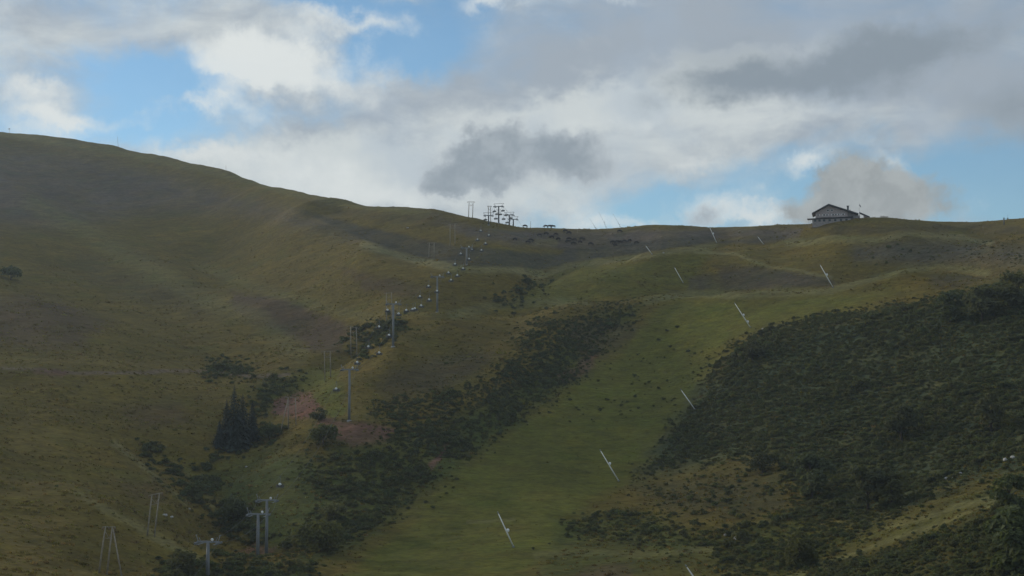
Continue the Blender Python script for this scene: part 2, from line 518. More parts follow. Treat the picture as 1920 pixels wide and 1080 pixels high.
for _line, _hb, _hf in [                               # hollows behind and in front of the crests that cross the view
    ([(600, 422), (700, 465), (790, 490), (860, 505), (950, 509)], -7.0, -2.0),
    ([(1000, 522), (1060, 499), (1150, 488), (1240, 476), (1340, 460)], -6.5, -3.0),
    ([(1210, 565), (1290, 550), (1400, 553), (1560, 545), (1680, 512)], -5.5, -2.0),
    ([(1480, 455), (1560, 449), (1640, 450), (1700, 438), (1800, 445)], -5.0, -3.0),
    ([(850, 590), (940, 572), (1010, 566), (1100, 567)], -4.5, -2.0),
    ([(1690, 506), (1760, 500), (1850, 512), (1920, 512)], -5.0, -2.0),
]:
    _pts = [hit(x, y) for x, y in _line]
    for _off, _h in ((30.0, _hb), (-42.0, _hf)):
        _folds.append(([(p.x * (1 + _off / p.xy.length), p.y * (1 + _off / p.xy.length)) for p in _pts], _h, 17))
FOLDS += _folds

_a, _b = at(1530, 701), at(1625, 703)                 # the knoll that carries the chalet
_lift = float(np.clip(aim(1565, 415.5, 702).z - 0.5 * (_a.z + _b.z), 0, 8))
FOLDS.append(([(_a.x, _a.y), (_b.x, _b.y)], _lift * 0.72, 17))

# ------------------------------------------------------------------ materials
MATS = {}


def mat(name, col, rough=0.8, var=0.15, scale=4.0, metallic=0.0, bump=0.0, per_object=0.0, through=0.0):
    if name in MATS:
        return MATS[name]
    m = bpy.data.materials.new(name)
    m.use_nodes = True
    nt = m.node_tree
    g = NG(nt)
    bsdf = nt.nodes['Principled BSDF']
    tc = g.node('ShaderNodeTexCoord')
    n = g.noise(tc.outputs['Object'], scale, 4.0, 0.6)
    f = g.smooth(n, 0.25, 0.75, 1.0 - var, 1.0 + var, 'LINEAR')
    if per_object:
        oi = g.node('ShaderNodeObjectInfo')
        f = g.math('MULTIPLY', f, g.smooth(oi.outputs['Random'], 0, 1, 1 - per_object, 1 + per_object, 'LINEAR'))
    c = g.vmath('SCALE', (col[0], col[1], col[2]), scale=f)
    if per_object:
        oi2 = g.node('ShaderNodeObjectInfo')
        hue = g.node('ShaderNodeHueSaturation')
        g.link(c, hue.inputs['Color'])
        g.link(g.smooth(g.math('FRACT', g.math('MULTIPLY', oi2.outputs['Random'], 7.31)), 0, 1, 0.465, 0.525, 'LINEAR'), hue.inputs['Hue'])
        c = hue.outputs[0]
    g.link(c, bsdf.inputs['Base Color'])
    bsdf.inputs['Roughness'].default_value = rough
    bsdf.inputs['Metallic'].default_value = metallic
    bsdf.inputs['Specular IOR Level'].default_value = 0.3
    if bump:
        b = g.node('ShaderNodeBump')
        b.inputs['Strength'].default_value = bump
        b.inputs['Distance'].default_value = 0.05
        g.link(n, b.inputs['Height'])
        g.link(b.outputs[0], bsdf.inputs['Normal'])
    if through:                                        # thin leaves let some light pass
        tl = g.node('ShaderNodeBsdfTranslucent')
        g.link(g.mix(1.0, c, (1.25, 1.25, 0.8, 1), 'MULTIPLY'), tl.inputs['Color'])
        mx = g.node('ShaderNodeMixShader')
        mx.inputs[0].default_value = through
        g.link(bsdf.outputs[0], mx.inputs[1])
        g.link(tl.outputs[0], mx.inputs[2])
        g.link(mx.outputs[0], nt.nodes['Material Output'].inputs['Surface'])
    MATS[name] = m
    return m


# ------------------------------------------------------------------ what grows where on the hillside, plus painted crest light, shade and haze
GRASS = (0.142, 0.104, 0.019)
PISTE = (0.124, 0.120, 0.018)
LUSH = (0.078, 0.088, 0.020)
HEATH = (0.104, 0.070, 0.034)
BROWN = (0.100, 0.076, 0.030)
EARTH = (0.195, 0.100, 0.068)
DRY_LIT = (0.235, 0.205, 0.085)  # dry grass colour, also painted as rim light along the crests
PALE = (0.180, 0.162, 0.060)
COVER = [
    # (polygon, colour, feather, weight)
    ([(620, 1100), (720, 1000), (800, 930), (860, 880), (930, 820), (1010, 770), (1090, 710), (1160, 640), (1230, 580), (1290, 552), (1400, 556), (1560, 548), (1700, 545), (1560, 592), (1440, 612), (1380, 640), (1330, 690), (1310, 740), (1270, 800), (1200, 880), (1160, 920), (1060, 980), (1100, 1010), (1000, 1060), (980, 1100)], PISTE, 40, 1.0),
    ([(1000, 525), (1060, 500), (1225, 480), (1340, 460), (1300, 540), (1210, 560), (1060, 570), (900, 590), (960, 560)], PISTE, 25, 0.7),
    ([(560, 690), (620, 680), (650, 730), (640, 795), (590, 775), (560, 730)], PISTE, 15, 0.9),
    ([(380, 880), (440, 848), (520, 838), (600, 870), (640, 960), (600, 1030), (480, 1020), (420, 960)], LUSH, 40, 0.9),
    ([(480, 700), (570, 700), (560, 740), (480, 770)], LUSH, 25, 0.7),
    ([(640, 800), (760, 810), (900, 760), (1000, 700), (1100, 590), (1200, 570), (1120, 690), (1000, 780), (860, 880), (760, 960), (660, 1040), (560, 1060), (560, 960)], LUSH, 30, 0.85),
    ([(1300, 720), (1450, 615), (1750, 570), (1925, 512), (2380, 500), (2380, 900), (1860, 900), (1600, 1000), (1450, 860), (1190, 893)], (0.066, 0.078, 0.034), 40, 0.95),
    ([(1480, 1100), (1560, 1050), (1800, 985), (1870, 910), (2380, 880), (2380, 1150)], (0.050, 0.056, 0.016), 40, 0.95),
    ([(430, 545), (520, 558), (600, 585), (655, 615), (640, 665), (590, 660), (520, 625), (440, 595)], HEATH, 14, 1.0),
    ([(0, 560), (60, 548), (130, 570), (210, 605), (150, 650), (60, 655), (-60, 640), (-60, 560)], HEATH, 25, 0.8),
    ([(730, 690), (800, 670), (900, 650), (950, 660), (900, 700), (820, 740), (740, 755), (700, 720)], BROWN, 25, 0.9),
    ([(1070, 600), (1160, 598), (1210, 610), (1150, 660), (1090, 690), (1070, 640)], BROWN, 20, 0.8),
    ([(1190, 905), (1300, 890), (1420, 865), (1480, 900), (1490, 965), (1380, 975), (1270, 970), (1210, 940)], (0.088, 0.074, 0.024), 30, 0.9),
    ([(200, 760), (330, 740), (370, 790), (260, 805)], HEATH, 30, 0.6),
    ([(200, 890), (320, 900), (300, 950), (230, 930)], HEATH, 25, 0.5),
    ([(-100, 262), (150, 285), (350, 335), (520, 390), (700, 445), (840, 482), (860, 500), (780, 484), (640, 445), (450, 400), (300, 400), (100, 430), (-100, 420)], (0.126, 0.100, 0.072), 50, 0.85),  # upper flank heath, greyed and lightened to paint in distance haze
    ([(800, 400), (900, 430), (1000, 432), (1340, 428), (1500, 428), (1500, 445), (1330, 452), (1180, 470), (1060, 470), (960, 462), (860, 440)], (0.135, 0.108, 0.082), 14, 0.85),  # far zone tinted purple-grey, haze put into the brownish cover
    ([(1600, 452), (1720, 447), (1900, 455), (2000, 470), (1980, 503), (1820, 505), (1700, 495), (1600, 490)], (0.118, 0.102, 0.066), 28, 0.8),
    ([(1340, 500), (1420, 500), (1520, 520), (1560, 535), (1440, 542), (1360, 536)], HEATH, 14, 0.75),
    ([(870, 465), (1040, 480), (1050, 500), (900, 500)], (0.066, 0.072, 0.036), 16, 0.95),  # bowl behind the curved crest, shade painted into its green-grey cover
    ([(1500, 420), (1720, 420), (1920, 420), (1920, 440), (1700, 436), (1560, 440)], BROWN, 10, 0.7),
    ([(150, 470), (300, 520), (420, 580), (380, 600), (240, 560), (120, 500)], BROWN, 30, 0.5),
    ([(640, 500), (720, 520), (800, 540), (780, 560), (680, 545)], HEATH, 14, 0.7),
    ([(550, 365), (700, 395), (830, 400), (900, 430), (760, 425), (620, 400)], BROWN, 14, 0.6),
    ([(1000, 450), (1050, 443), (1042, 462), (995, 462)], DRY_LIT, 8, 0.6),
    ([(506, 748), (580, 734), (604, 762), (565, 786), (502, 782)], EARTH, 8, 1.0),
    ([(600, 785), (690, 792), (742, 803), (720, 832), (660, 838), (610, 815)], EARTH, 12, 0.8),
    ([(786, 888), (822, 852), (836, 826), (842, 834), (828, 862), (800, 892)], EARTH, 5, 0.9),
    ([(1030, 1095), (1100, 1062), (1185, 1053), (1175, 1095)], EARTH, 12, 0.85),
    ([(440, 1036), (485, 1018), (520, 1025), (500, 1045)], EARTH, 9, 0.6),
    ([(1050, 700), (1085, 678), (1120, 660), (1115, 685), (1070, 715)], EARTH, 8, 0.5),
    ([(1040, 985), (1160, 950), (1340, 1000), (1500, 960), (1640, 1000), (1480, 1090), (1000, 1090)], LUSH, 30, 0.7),
    ([(540, 388), (700, 428), (860, 462), (1040, 478), (1075, 490), (1010, 505), (950, 503), (860, 499), (790, 483), (700, 456), (620, 422)], (0.078, 0.068, 0.038), 6, 0.85),  # shaded slope behind the curved crest painted dark, along with its heather
    ([(1060, 468), (1200, 452), (1330, 440), (1345, 453), (1240, 470), (1150, 482), (1050, 494), (1010, 505)], (0.092, 0.082, 0.056), 6, 0.8),  # heather behind the next crest, darkened to paint the shaded side
    ([(1345, 453), (1480, 440), (1490, 448), (1430, 458), (1345, 457)], (0.088, 0.074, 0.052), 5, 0.8),
    ([(1290, 520), (1420, 500), (1560, 520), (1570, 536), (1400, 545), (1290, 543)], (0.088, 0.074, 0.048), 6, 0.6),
    ([(1540, 1060), (1640, 985), (1880, 905), (1900, 950), (1700, 1010)], (0.100, 0.100, 0.026), 25, 0.8),
    ([(1740, 520), (1920, 500), (1920, 515), (1760, 545)], BROWN, 14, 0.8),
]
STROKES = [  # crest lines paint grazing light onto the pale and dry grass
    # (line, colour, half width, weight)
    ([(680, 458), (740, 476), (790, 490), (860, 504), (950, 508), (1010, 511)], DRY_LIT, 6, 0.75),
    ([(1000, 522), (1060, 499), (1150, 488), (1240, 476), (1340, 460)], DRY_LIT, 5, 0.6),
    ([(60, 380), (220, 470), (330, 530), (400, 570), (480, 595), (560, 660)], PALE, 16, 0.4),  # lit olive band painted along the spur
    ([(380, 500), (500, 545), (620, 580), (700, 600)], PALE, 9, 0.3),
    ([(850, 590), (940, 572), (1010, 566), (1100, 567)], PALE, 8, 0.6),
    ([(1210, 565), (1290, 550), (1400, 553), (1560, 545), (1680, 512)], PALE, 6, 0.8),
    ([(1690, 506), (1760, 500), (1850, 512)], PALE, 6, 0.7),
    ([(1640, 450), (1700, 438), (1800, 445), (1860, 456)], DRY_LIT, 5, 0.6),
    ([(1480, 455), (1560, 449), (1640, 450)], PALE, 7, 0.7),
    ([(1300, 472), (1380, 476), (1440, 500), (1500, 506), (1560, 520)], DRY_LIT, 2.5, 0.6),
    ([(140, 925), (230, 975), (300, 1010), (390, 1058)], DRY_LIT, 7, 0.5),
    ([(217, 832), (260, 865), (310, 908), (350, 945)], DRY_LIT, 5, 0.5),
    ([(350, 882), (390, 930), (422, 985)], PALE, 6, 0.5),
    ([(0, 690), (70, 694), (150, 700), (260, 698), (330, 695), (400, 697), (470, 705), (540, 703)], (0.185, 0.13, 0.095), 3, 0.7),
    ([(70, 697), (120, 700)], EARTH, 5, 0.7),
    ([(1480, 1085), (1600, 1037), (1700, 1000), (1800, 965), (1880, 943)], (0.190, 0.172, 0.060), 4, 0.8),
    ([(1660, 990), (1790, 950), (1880, 934)], PALE, 5, 0.6),
    ([(760, 820), (800, 826), (836, 828)], PALE, 5, 0.6),
    ([(880, 978), (930, 978), (960, 974)], PALE, 3, 0.6),
    ([(1000, 1040), (1100, 1035), (1220, 1042), (1350, 1030)], PALE, 6, 0.5),
    ([(0, 250), (217, 284), (421, 326), (530, 358), (690, 390), (800, 397)], PALE, 6, 0.5),
]


def poly_sdf(px, py, poly):
    """signed distance, negative inside"""
    P = np.array(poly, float)
    best = np.full(px.shape, 1e9)
    inside = np.zeros(px.shape, bool)
    n = len(P)
    for i in range(n):
        a = P[i]; b = P[(i + 1) % n]
        e = b - a
        wx = px - a[0]; wy = py - a[1]
        t = np.clip((wx * e[0] + wy * e[1]) / (e @ e), 0, 1)
        best = np.minimum(best, (wx - e[0] * t) ** 2 + (wy - e[1] * t) ** 2)
        c = ((a[1] > py) != (b[1] > py)) & (px < (b[0] - a[0]) * (py - a[1]) / (b[1] - a[1] + 1e-12) + a[0])
        inside ^= c
    d = np.sqrt(best)
    return np.where(inside, -d, d)


def line_dist(px, py, pts):
    P = np.array(pts, float)
    best = np.full(px.shape, 1e9)
    for i in range(len(P) - 1):
        a = P[i]; e = P[i + 1] - a
        wx = px - a[0]; wy = py - a[1]
        t = np.clip((wx * e[0] + wy * e[1]) / (e @ e), 0, 1)
        best = np.minimum(best, (wx - e[0] * t) ** 2 + (wy - e[1] * t) ** 2)
    return np.sqrt(best)


def build_ground():
    az_in = np.linspace(R(-23.5), R(23.5), 860)
    step = az_in[1] - az_in[0]
    side = []
    a = az_in[-1]; s = step
    while a < R(180):
        s = min(s * 1.18, R(6)); a += s
        side.append(a)
    side = np.array(side)
    side = side * 1.0
    side = az_in[-1] + (side - az_in[-1]) * ((R(180) - az_in[-1]) / (side[-1] - az_in[-1]))
    az = np.concatenate([-side[::-1][1:], az_in, side])           # last column closes the circle
    ds = np.concatenate([np.array([3, 12, 30, 60, 100, 140, 175, 200, 215]),
                         np.exp(np.linspace(math.log(224), math.log(780), 560)),
                         np.exp(np.linspace(math.log(784), math.log(1450), 170)),
                         np.array([1500, 1600, 1750, 1900, 2200, 3200, 5000, 8000, 14000])])
    na, nd = len(az), len(ds)
    A, D = np.meshgrid(az, ds, indexing='ij')
    X = np.sin(A) * D; Y = np.cos(A) * D
    Z = height(X, Y)
    co = np.column_stack([X.ravel(), Y.ravel(), Z.ravel()])
    idx = np.arange(na * nd).reshape(na, nd)
    i2 = np.concatenate([idx[1:], idx[:1]])
    q = np.stack([idx[:, :-1], idx[:, 1:], i2[:, 1:], i2[:, :-1]], -1).reshape(-1, 4)
    me = bpy.data.meshes.new('hillside')
    me.vertices.add(len(co)); me.vertices.foreach_set('co', co.ravel())
    me.loops.add(q.size); me.loops.foreach_set('vertex_index', q.ravel().astype(np.int32))
    me.polygons.add(len(q))
    me.polygons.foreach_set('loop_start', np.arange(0, q.size, 4, dtype=np.int32))
    me.polygons.foreach_set('use_smooth', np.ones(len(q), bool))
    me.update(calc_edges=True)
    # ground cover with its painted light and haze, stored on the land itself
    x, y, z = co[:, 0], co[:, 1], co[:, 2]
    px, py = project(x, y, z)
    far = np.hypot(x, y)
    k = np.clip(450.0 / np.maximum(far, 50), 0.4, 1.6)
    wx = px + k * (34 * fbm(x / 14, y / 14, 51, 3) + 14 * fbm(x / 3.5, y / 3.5, 57, 2))
    wy = py + k * (17 * fbm(x / 14, y / 14, 61, 3) + 7 * fbm(x / 3.5, y / 3.5, 67, 2))
    seen = (y > 100) & (far < 1800)
    col = np.tile(np.array(GRASS), (len(x), 1))
    for poly, c, fe, w in COVER:
        P = np.array(poly)
        b = seen & (wx > P[:, 0].min() - fe) & (wx < P[:, 0].max() + fe) & (wy > P[:, 1].min() - fe) & (wy < P[:, 1].max() + fe)
        i = np.nonzero(b)[0]
        if not len(i):
            continue
        q = 1.0 if fe > 7 else 0.2                     # painted shade and heather end sharply along the crests
        sd = poly_sdf(px[i] + q * (wx[i] - px[i]), py[i] + q * (wy[i] - py[i]), poly)
        m = w * (1 - sstep(sd, -fe * 0.7, fe * 0.5))
        m = m * (0.75 + 0.5 * np.clip(0.5 + 1.6 * fbm(x[i] / 9, y[i] / 9, 71, 3), 0, 1))
        m = np.clip(m, 0, 1)[:, None]
        col[i] = col[i] * (1 - m) + np.array(c) * m
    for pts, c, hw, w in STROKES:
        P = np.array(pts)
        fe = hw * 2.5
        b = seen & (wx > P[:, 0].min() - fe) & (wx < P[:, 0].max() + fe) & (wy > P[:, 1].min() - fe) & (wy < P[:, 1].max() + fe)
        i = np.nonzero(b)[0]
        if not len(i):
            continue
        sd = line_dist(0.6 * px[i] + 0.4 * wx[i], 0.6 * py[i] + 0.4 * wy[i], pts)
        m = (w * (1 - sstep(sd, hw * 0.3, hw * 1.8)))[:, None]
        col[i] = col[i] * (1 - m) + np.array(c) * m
    at_ = me.color_attributes.new('cover', 'FLOAT_COLOR', 'POINT')
    at_.data.foreach_set('color', np.column_stack([col, np.ones(len(col))]).astype(np.float32).ravel())
    ob = bpy.data.objects.new('hillside', me)
    scene.collection.objects.link(ob)
    ob['kind'] = 'structure'

    m = bpy.data.materials.new('meadow')
    m.use_nodes = True
    nt = m.node_tree
    g = NG(nt)
    bsdf = nt.nodes['Principled BSDF']
    ca = g.node('ShaderNodeAttribute', attribute_name='cover')
    geo = g.node('ShaderNodeNewGeometry')
    pos = geo.outputs['Position']
    flat = g.node('ShaderNodeMapping')
    g.link(pos, flat.inputs['Vector'])
    flat.inputs['Scale'].default_value = (0.55, 1.0, 2.2)          # tufts and cattle paths follow the contour
    n_big = g.noise(pos, 0.028, 5.0, 0.6)
    n_mid = g.noise(flat.outputs[0], 0.22, 6.0, 0.62)
    n_fin = g.noise(flat.outputs[0], 0.9, 6.0, 0.7)
    f = g.smooth(n_big, 0.3, 0.7, 0.82, 1.18, 'LINEAR')
    f = g.math('MULTIPLY', f, g.smooth(n_mid, 0.28, 0.72, 0.72, 1.28, 'LINEAR'))
    f = g.math('MULTIPLY', f, g.smooth(n_fin, 0.28, 0.72, 0.60, 1.40, 'LINEAR'))
    c = g.vmath('SCALE', ca.outputs['Color'], scale=f)
    # drifts of drier and of greener blades
    dry = g.smooth(g.noise(flat.outputs[0], 0.09, 6.0, 0.6), 0.48, 0.72, 0.0, 0.55)
    c = g.mix(dry, c, g.mix(1.0, c, (1.25, 1.08, 0.85, 1), 'MULTIPLY'))
    grn = g.smooth(g.noise(pos, 0.05, 5.0, 0.6), 0.50, 0.70, 0.0, 0.6)
    c = g.mix(grn, c, g.mix(1.0, c, (0.82, 1.0, 0.85, 1), 'MULTIPLY'))
    g.link(c, bsdf.inputs['Base Color'])
    bsdf.inputs['Roughness'].default_value = 0.95
    bsdf.inputs['Specular IOR Level'].default_value = 0.1
    b = g.node('ShaderNodeBump')
    b.inputs['Strength'].default_value = 0.9
    b.inputs['Distance'].default_value = 0.9
    h = g.math('ADD', g.math('MULTIPLY', n_mid, 1.2), g.math('MULTIPLY', n_fin, 0.6))
    g.link(h, b.inputs['Height'])
    g.link(b.outputs[0], bsdf.inputs['Normal'])
    me.materials.append(m)
    return ob


hillside = build_ground()

# ------------------------------------------------------------------ mesh helpers
class MB:
    """collects shapes of one part and links them as one mesh object"""
    def __init__(self):
        self.v = []; self.f = []; self.s = []

    def add(self, verts, faces, smooth=False):
        o = len(self.v)
        self.v += [tuple(p) for p in verts]
        self.f += [tuple(i + o for i in fc) for fc in faces]
        self.s += [smooth] * len(faces)
        return self

    def box(self, c, size, rot=None):
        sx, sy, sz = size[0] / 2, size[1] / 2, size[2] / 2
        vs = [Vector((x, y, z)) for z in (-sz, sz) for y in (-sy, sy) for x in (-sx, sx)]
        if rot is not None:
            vs = [rot @ p for p in vs]
        c = Vector(c)
        return self.add([p + c for p in vs], [(0, 2, 3, 1), (4, 5, 7, 6), (0, 1, 5, 4), (2, 6, 7, 3), (0, 4, 6, 2), (1, 3, 7, 5)])

    def tube(self, pts, rad, n=8, caps=True):
        pts = [Vector(p) for p in pts]
        if not hasattr(rad, '__len__'):
            rad = [rad] * len(pts)
        rings = []
        for i, p in enumerate(pts):
            d = (pts[min(i + 1, len(pts) - 1)] - pts[max(i - 1, 0)]).normalized()
            up = Vector((0, 0, 1)) if abs(d.z) < 0.9 else Vector((1, 0, 0))
            a = d.cross(up).normalized(); b = d.cross(a)
            rings.append([p + (a * math.cos(t) + b * math.sin(t)) * rad[i] for t in [2 * math.pi * k / n for k in range(n)]])
        vs = [p for r in rings for p in r]
        fs = []
        for i in range(len(pts) - 1):
            for k in range(n):
                fs.append((i * n + k, i * n + (k + 1) % n, (i + 1) * n + (k + 1) % n, (i + 1) * n + k))
        self.add(vs, fs, True)
        if caps:
            o = len(self.v) - len(vs)
            self.f.append(tuple(o + k for k in reversed(range(n)))); self.s.append(False)
            self.f.append(tuple(o + (len(pts) - 1) * n + k for k in range(n))); self.s.append(False)
        return self

    def ball(self, c, r, seg=10, rings=6, rot=None):
        if not hasattr(r, '__len__'):
            r = (r, r, r)
        c = Vector(c)
        vs = [Vector((0, 0, r[2]))]
        for i in range(1, rings):
            t = math.pi * i / rings
            for k in range(seg):
                p = 2 * math.pi * k / seg
                vs.append(Vector((r[0] * math.sin(t) * math.cos(p), r[1] * math.sin(t) * math.sin(p), r[2] * math.cos(t))))
        vs.append(Vector((0, 0, -r[2])))
        if rot is not None:
            vs = [rot @ p for p in vs]
        fs = [(0, 1 + k, 1 + (k + 1) % seg) for k in range(seg)]
        for i in range(rings - 2):
            for k in range(seg):
                a = 1 + i * seg + k; b = 1 + i * seg + (k + 1) % seg
                fs.append((a, a + seg, b + seg, b))
        l = len(vs) - 1
        fs += [(l, l - seg + (k + 1) % seg, l - seg + k) for k in range(seg)]
        return self.add([p + c for p in vs], fs, True)

    def prism(self, outline, y0, y1):
        """outline in (x, z), extruded along y"""
        n = len(outline)
        vs = [(x, y0, z) for x, z in outline] + [(x, y1, z) for x, z in outline]
        fs = [tuple(range(n)), tuple(reversed(range(n, 2 * n)))]
        fs += [(k, k + n, (k + 1) % n + n, (k + 1) % n) for k in range(n)]
        return self.add(vs, fs)

    def mesh(self, name, material):
        me = bpy.data.meshes.new(name)
        me.from_pydata(self.v, [], self.f)
        me.polygons.foreach_set('use_smooth', self.s)
        me.materials.append(material)
        me.update()
        return me

    def build(self, name, material, parent=None):
        return link(name, self.mesh(name, material), parent)


def link(name, me, parent=None):
    o = bpy.data.objects.new(name, me)
    scene.collection.objects.link(o)
    if parent is not None:
        o.parent = parent
    return o


def thing(name, label, cat, loc=(0, 0, 0), rz=0.0, group=None):
    o = bpy.data.objects.new(name, None)
    o.empty_display_size = 0.3
    scene.collection.objects.link(o)
    o.location = loc
    o.rotation_euler = (0, 0, rz)
    return tag(o, label, cat, group)


def tag(o, label=None, cat=None, group=None, kind=None):
    if label: o['label'] = label
    if cat: o['category'] = cat
    if group: o['group'] = group
    if kind: o['kind'] = kind
    return o


def copy_tree(o, parent=None):
    c = o.copy()
    scene.collection.objects.link(c)
    c.parent = parent
    for ch in list(o.children):
        if ch.name in CHILD_SKIP:
            continue
        copy_tree(ch, c)
    return c


CHILD_SKIP = set()

# ------------------------------------------------------------------ foliage meshes
M_ALDER = mat('alder_leaves', (0.108, 0.120, 0.046), 0.75, 0.35, 1.2, per_object=0.28, through=0.45)
M_WILLOW = mat('willow_leaves', (0.118, 0.126, 0.038), 0.75, 0.35, 1.2, per_object=0.28, through=0.45)
M_JUNIPER = mat('juniper_needles', (0.090, 0.098, 0.046), 0.8, 0.35, 1.2, per_object=0.25, through=0.45)
M_SPRUCE = mat('spruce_needles', (0.026, 0.036, 0.026), 0.8, 0.35, 1.0, per_object=0.2)
M_BARK = mat('bark', (0.09, 0.07, 0.055), 0.9, 0.3, 3.0, bump=0.4)
M_GRASS = mat('grass_blades', (0.150, 0.122, 0.026), 0.8, 0.3, 0.8, per_object=0.35, through=0.45)
M_DRYGRASS = mat('dry_grass_blades', (0.200, 0.162, 0.050), 0.8, 0.3, 0.8, per_object=0.35, through=0.45)


def leaf_cloud(rng, lobes, n, size, squash=1.0):
    """leaf sprays spread through the volume of several lobes; returns verts, faces"""
    vs, fs = [], []
    w = np.array([l[3] ** 2 for l in lobes]); w = w / w.sum()
    for _ in range(n):
        l = lobes[int(rng.choice(len(lobes), p=w))]
        d = rng.normal(size=3); d /= np.linalg.norm(d)
        if d[2] < -0.35:
            d[2] *= -0.5
        r = l[3] * (0.55 + 0.5 * rng.random() ** 0.6)
        c = np.array(l[:3]) + d * r * np.array([1, 1, squash])
        nrm = 0.7 * d + np.array([0, 0, 0.55]) + 0.55 * rng.normal(size=3); nrm /= np.linalg.norm(nrm)
        t = np.cross(nrm, rng.normal(size=3)); t /= np.linalg.norm(t)
        b = np.cross(nrm, t)
        s = size * (0.6 + 0.8 * rng.random())
        q = [c + t * s, c + b * s * 0.55 + nrm * s * 0.15, c - t * s, c - b * s * 0.55 + nrm * s * 0.15]
        o = len(vs)
        vs += [tuple(p) for p in q]
        fs.append((o, o + 1, o + 2, o + 3))
    return vs, fs


def shrub_mesh(name, seed, radius, hgt, n, size, material):
    rng = np.random.default_rng(seed)
    lobes = []
    k = int(rng.integers(5, 9))
    for i in range(k):
        a = rng.random() * 6.283; r = radius * 0.55 * math.sqrt(rng.random())
        lr = radius * (0.35 + 0.3 * rng.random())
        lobes.append((r * math.cos(a), r * math.sin(a), lr * 0.6 + (hgt - lr) * rng.random() ** 1.2, lr))
    vs, fs = leaf_cloud(rng, lobes, n, size, hgt / radius * 0.75)
    mb = MB()
    mb.add(vs, fs)
    me = mb.mesh(name, material)
    return me


def instance_tree(name, sources, extra_tilt=0.0):
    """node tree that sets the source plants out on the points of a mesh"""
    ng = bpy.data.node_groups.new(name, 'GeometryNodeTree')
    ng.interface.new_socket('Geometry', in_out='INPUT', socket_type='NodeSocketGeometry')
    ng.interface.new_socket('Geometry', in_out='OUTPUT', socket_type='NodeSocketGeometry')
    n = ng.nodes
    gi = n.new('NodeGroupInput'); go = n.new('NodeGroupOutput')
    join = n.new('GeometryNodeJoinGeometry')

    def attr(nm, ty):
        a = n.new('GeometryNodeInputNamedAttribute')
        a.data_type = ty
        a.inputs[0].default_value = nm
        return [o for o in a.outputs if o.enabled][0]
    for i, src in enumerate(sources):
        oi = n.new('GeometryNodeObjectInfo')
        oi.inputs['Object'].default_value = src
        oi.inputs['As Instance'].default_value = True
        cmp_ = n.new('FunctionNodeCompare')
        cmp_.data_type = 'INT'; cmp_.operation = 'EQUAL'
        ins = [s for s in cmp_.inputs if s.enabled]
        ng.links.new(attr('kind_index', 'INT'), ins[0])
        ins[1].default_value = i
        iop = n.new('GeometryNodeInstanceOnPoints')
        ng.links.new(gi.outputs[0], iop.inputs['Points'])
        ng.links.new(cmp_.outputs[0], iop.inputs['Selection'])
        ng.links.new(oi.outputs['Geometry'], iop.inputs['Instance'])
        comb = n.new('ShaderNodeCombineXYZ')
        ng.links.new(attr('turn', 'FLOAT'), comb.inputs[2])
        ng.links.new(comb.outputs[0], iop.inputs['Rotation'])
        ng.links.new(attr('size', 'FLOAT'), iop.inputs['Scale'])
        ng.links.new(iop.outputs[0], join.inputs[0])
    ng.links.new(join.outputs[0], go.inputs[0])
    return ng


def scatter(name, pts, kinds, sizes, sources, label, cat, seed=0):
    rng = np.random.default_rng(seed)
    me = bpy.data.meshes.new(name)
    me.vertices.add(len(pts))
    me.vertices.foreach_set('co', np.asarray(pts, np.float32).ravel())
    for nm, ty, val in (('kind_index', 'INT', np.asarray(kinds, np.int32)), ('size', 'FLOAT', np.asarray(sizes, np.float32)),
                        ('turn', 'FLOAT', (rng.random(len(pts)) * 6.283).astype(np.float32))):
        a = me.attributes.new(nm, ty, 'POINT')
        a.data.foreach_set('value', val)
    for s in sources:
        if s.data.materials[0].name not in [m.name for m in me.materials if m]:
            me.materials.append(s.data.materials[0])
    ob = link(name, me)
    md = ob.modifiers.new('plants', 'NODES')
    md.node_group = instance_tree(name, sources)
    tag(ob, label, cat, kind='stuff')
    return ob


def source(me):
    """a plant kept off the scene, only set out by the scatter"""
    return bpy.data.objects.new(me.name, me)


SRC_ALDER = [source(shrub_mesh('alder_shrub_form', 100 + i, 1.25, 1.25, 230, 0.25, M_ALDER)) for i in range(4)]
SRC_WILLOW = [source(shrub_mesh('willow_shrub_form', 120 + i, 1.1, 1.0, 210, 0.23, M_WILLOW)) for i in range(3)]
SRC_LOW = [source(shrub_mesh('heath_shrub_form', 140 + i, 0.9, 0.7, 120, 0.2, M_JUNIPER)) for i in range(2)]


def tuft_mesh(name, seed, material, hgt):
    rng = np.random.default_rng(seed)
    vs, fs = [], []
    for k in range(16):
        a = rng.random() * 6.283; r = 0.35 * math.sqrt(rng.random())
        x, y = r * math.cos(a), r * math.sin(a)
        b = rng.random() * 6.283; lean = (0.4 + 0.8 * rng.random()) * hgt
        h = hgt * (0.5 + 0.6 * rng.random()); w = 0.07 + 0.06 * rng.random()
        c, s = math.cos(b), math.sin(b)
        o = len(vs)
        vs += [(x - s * w, y + c * w, -0.05), (x + s * w, y - c * w, -0.05), (x + c * lean, y + s * lean, h)]
        fs.append((o, o + 1, o + 2))
    mb = MB(); mb.add(vs, fs)
    return mb.mesh(name, material)


SRC_TUFT = [source(tuft_mesh('grass_tuft_form', 160 + i, M_GRASS, 0.26)) for i in range(2)] + \
           [source(tuft_mesh('dry_tuft_form', 170 + i, M_DRYGRASS, 0.30)) for i in range(2)]


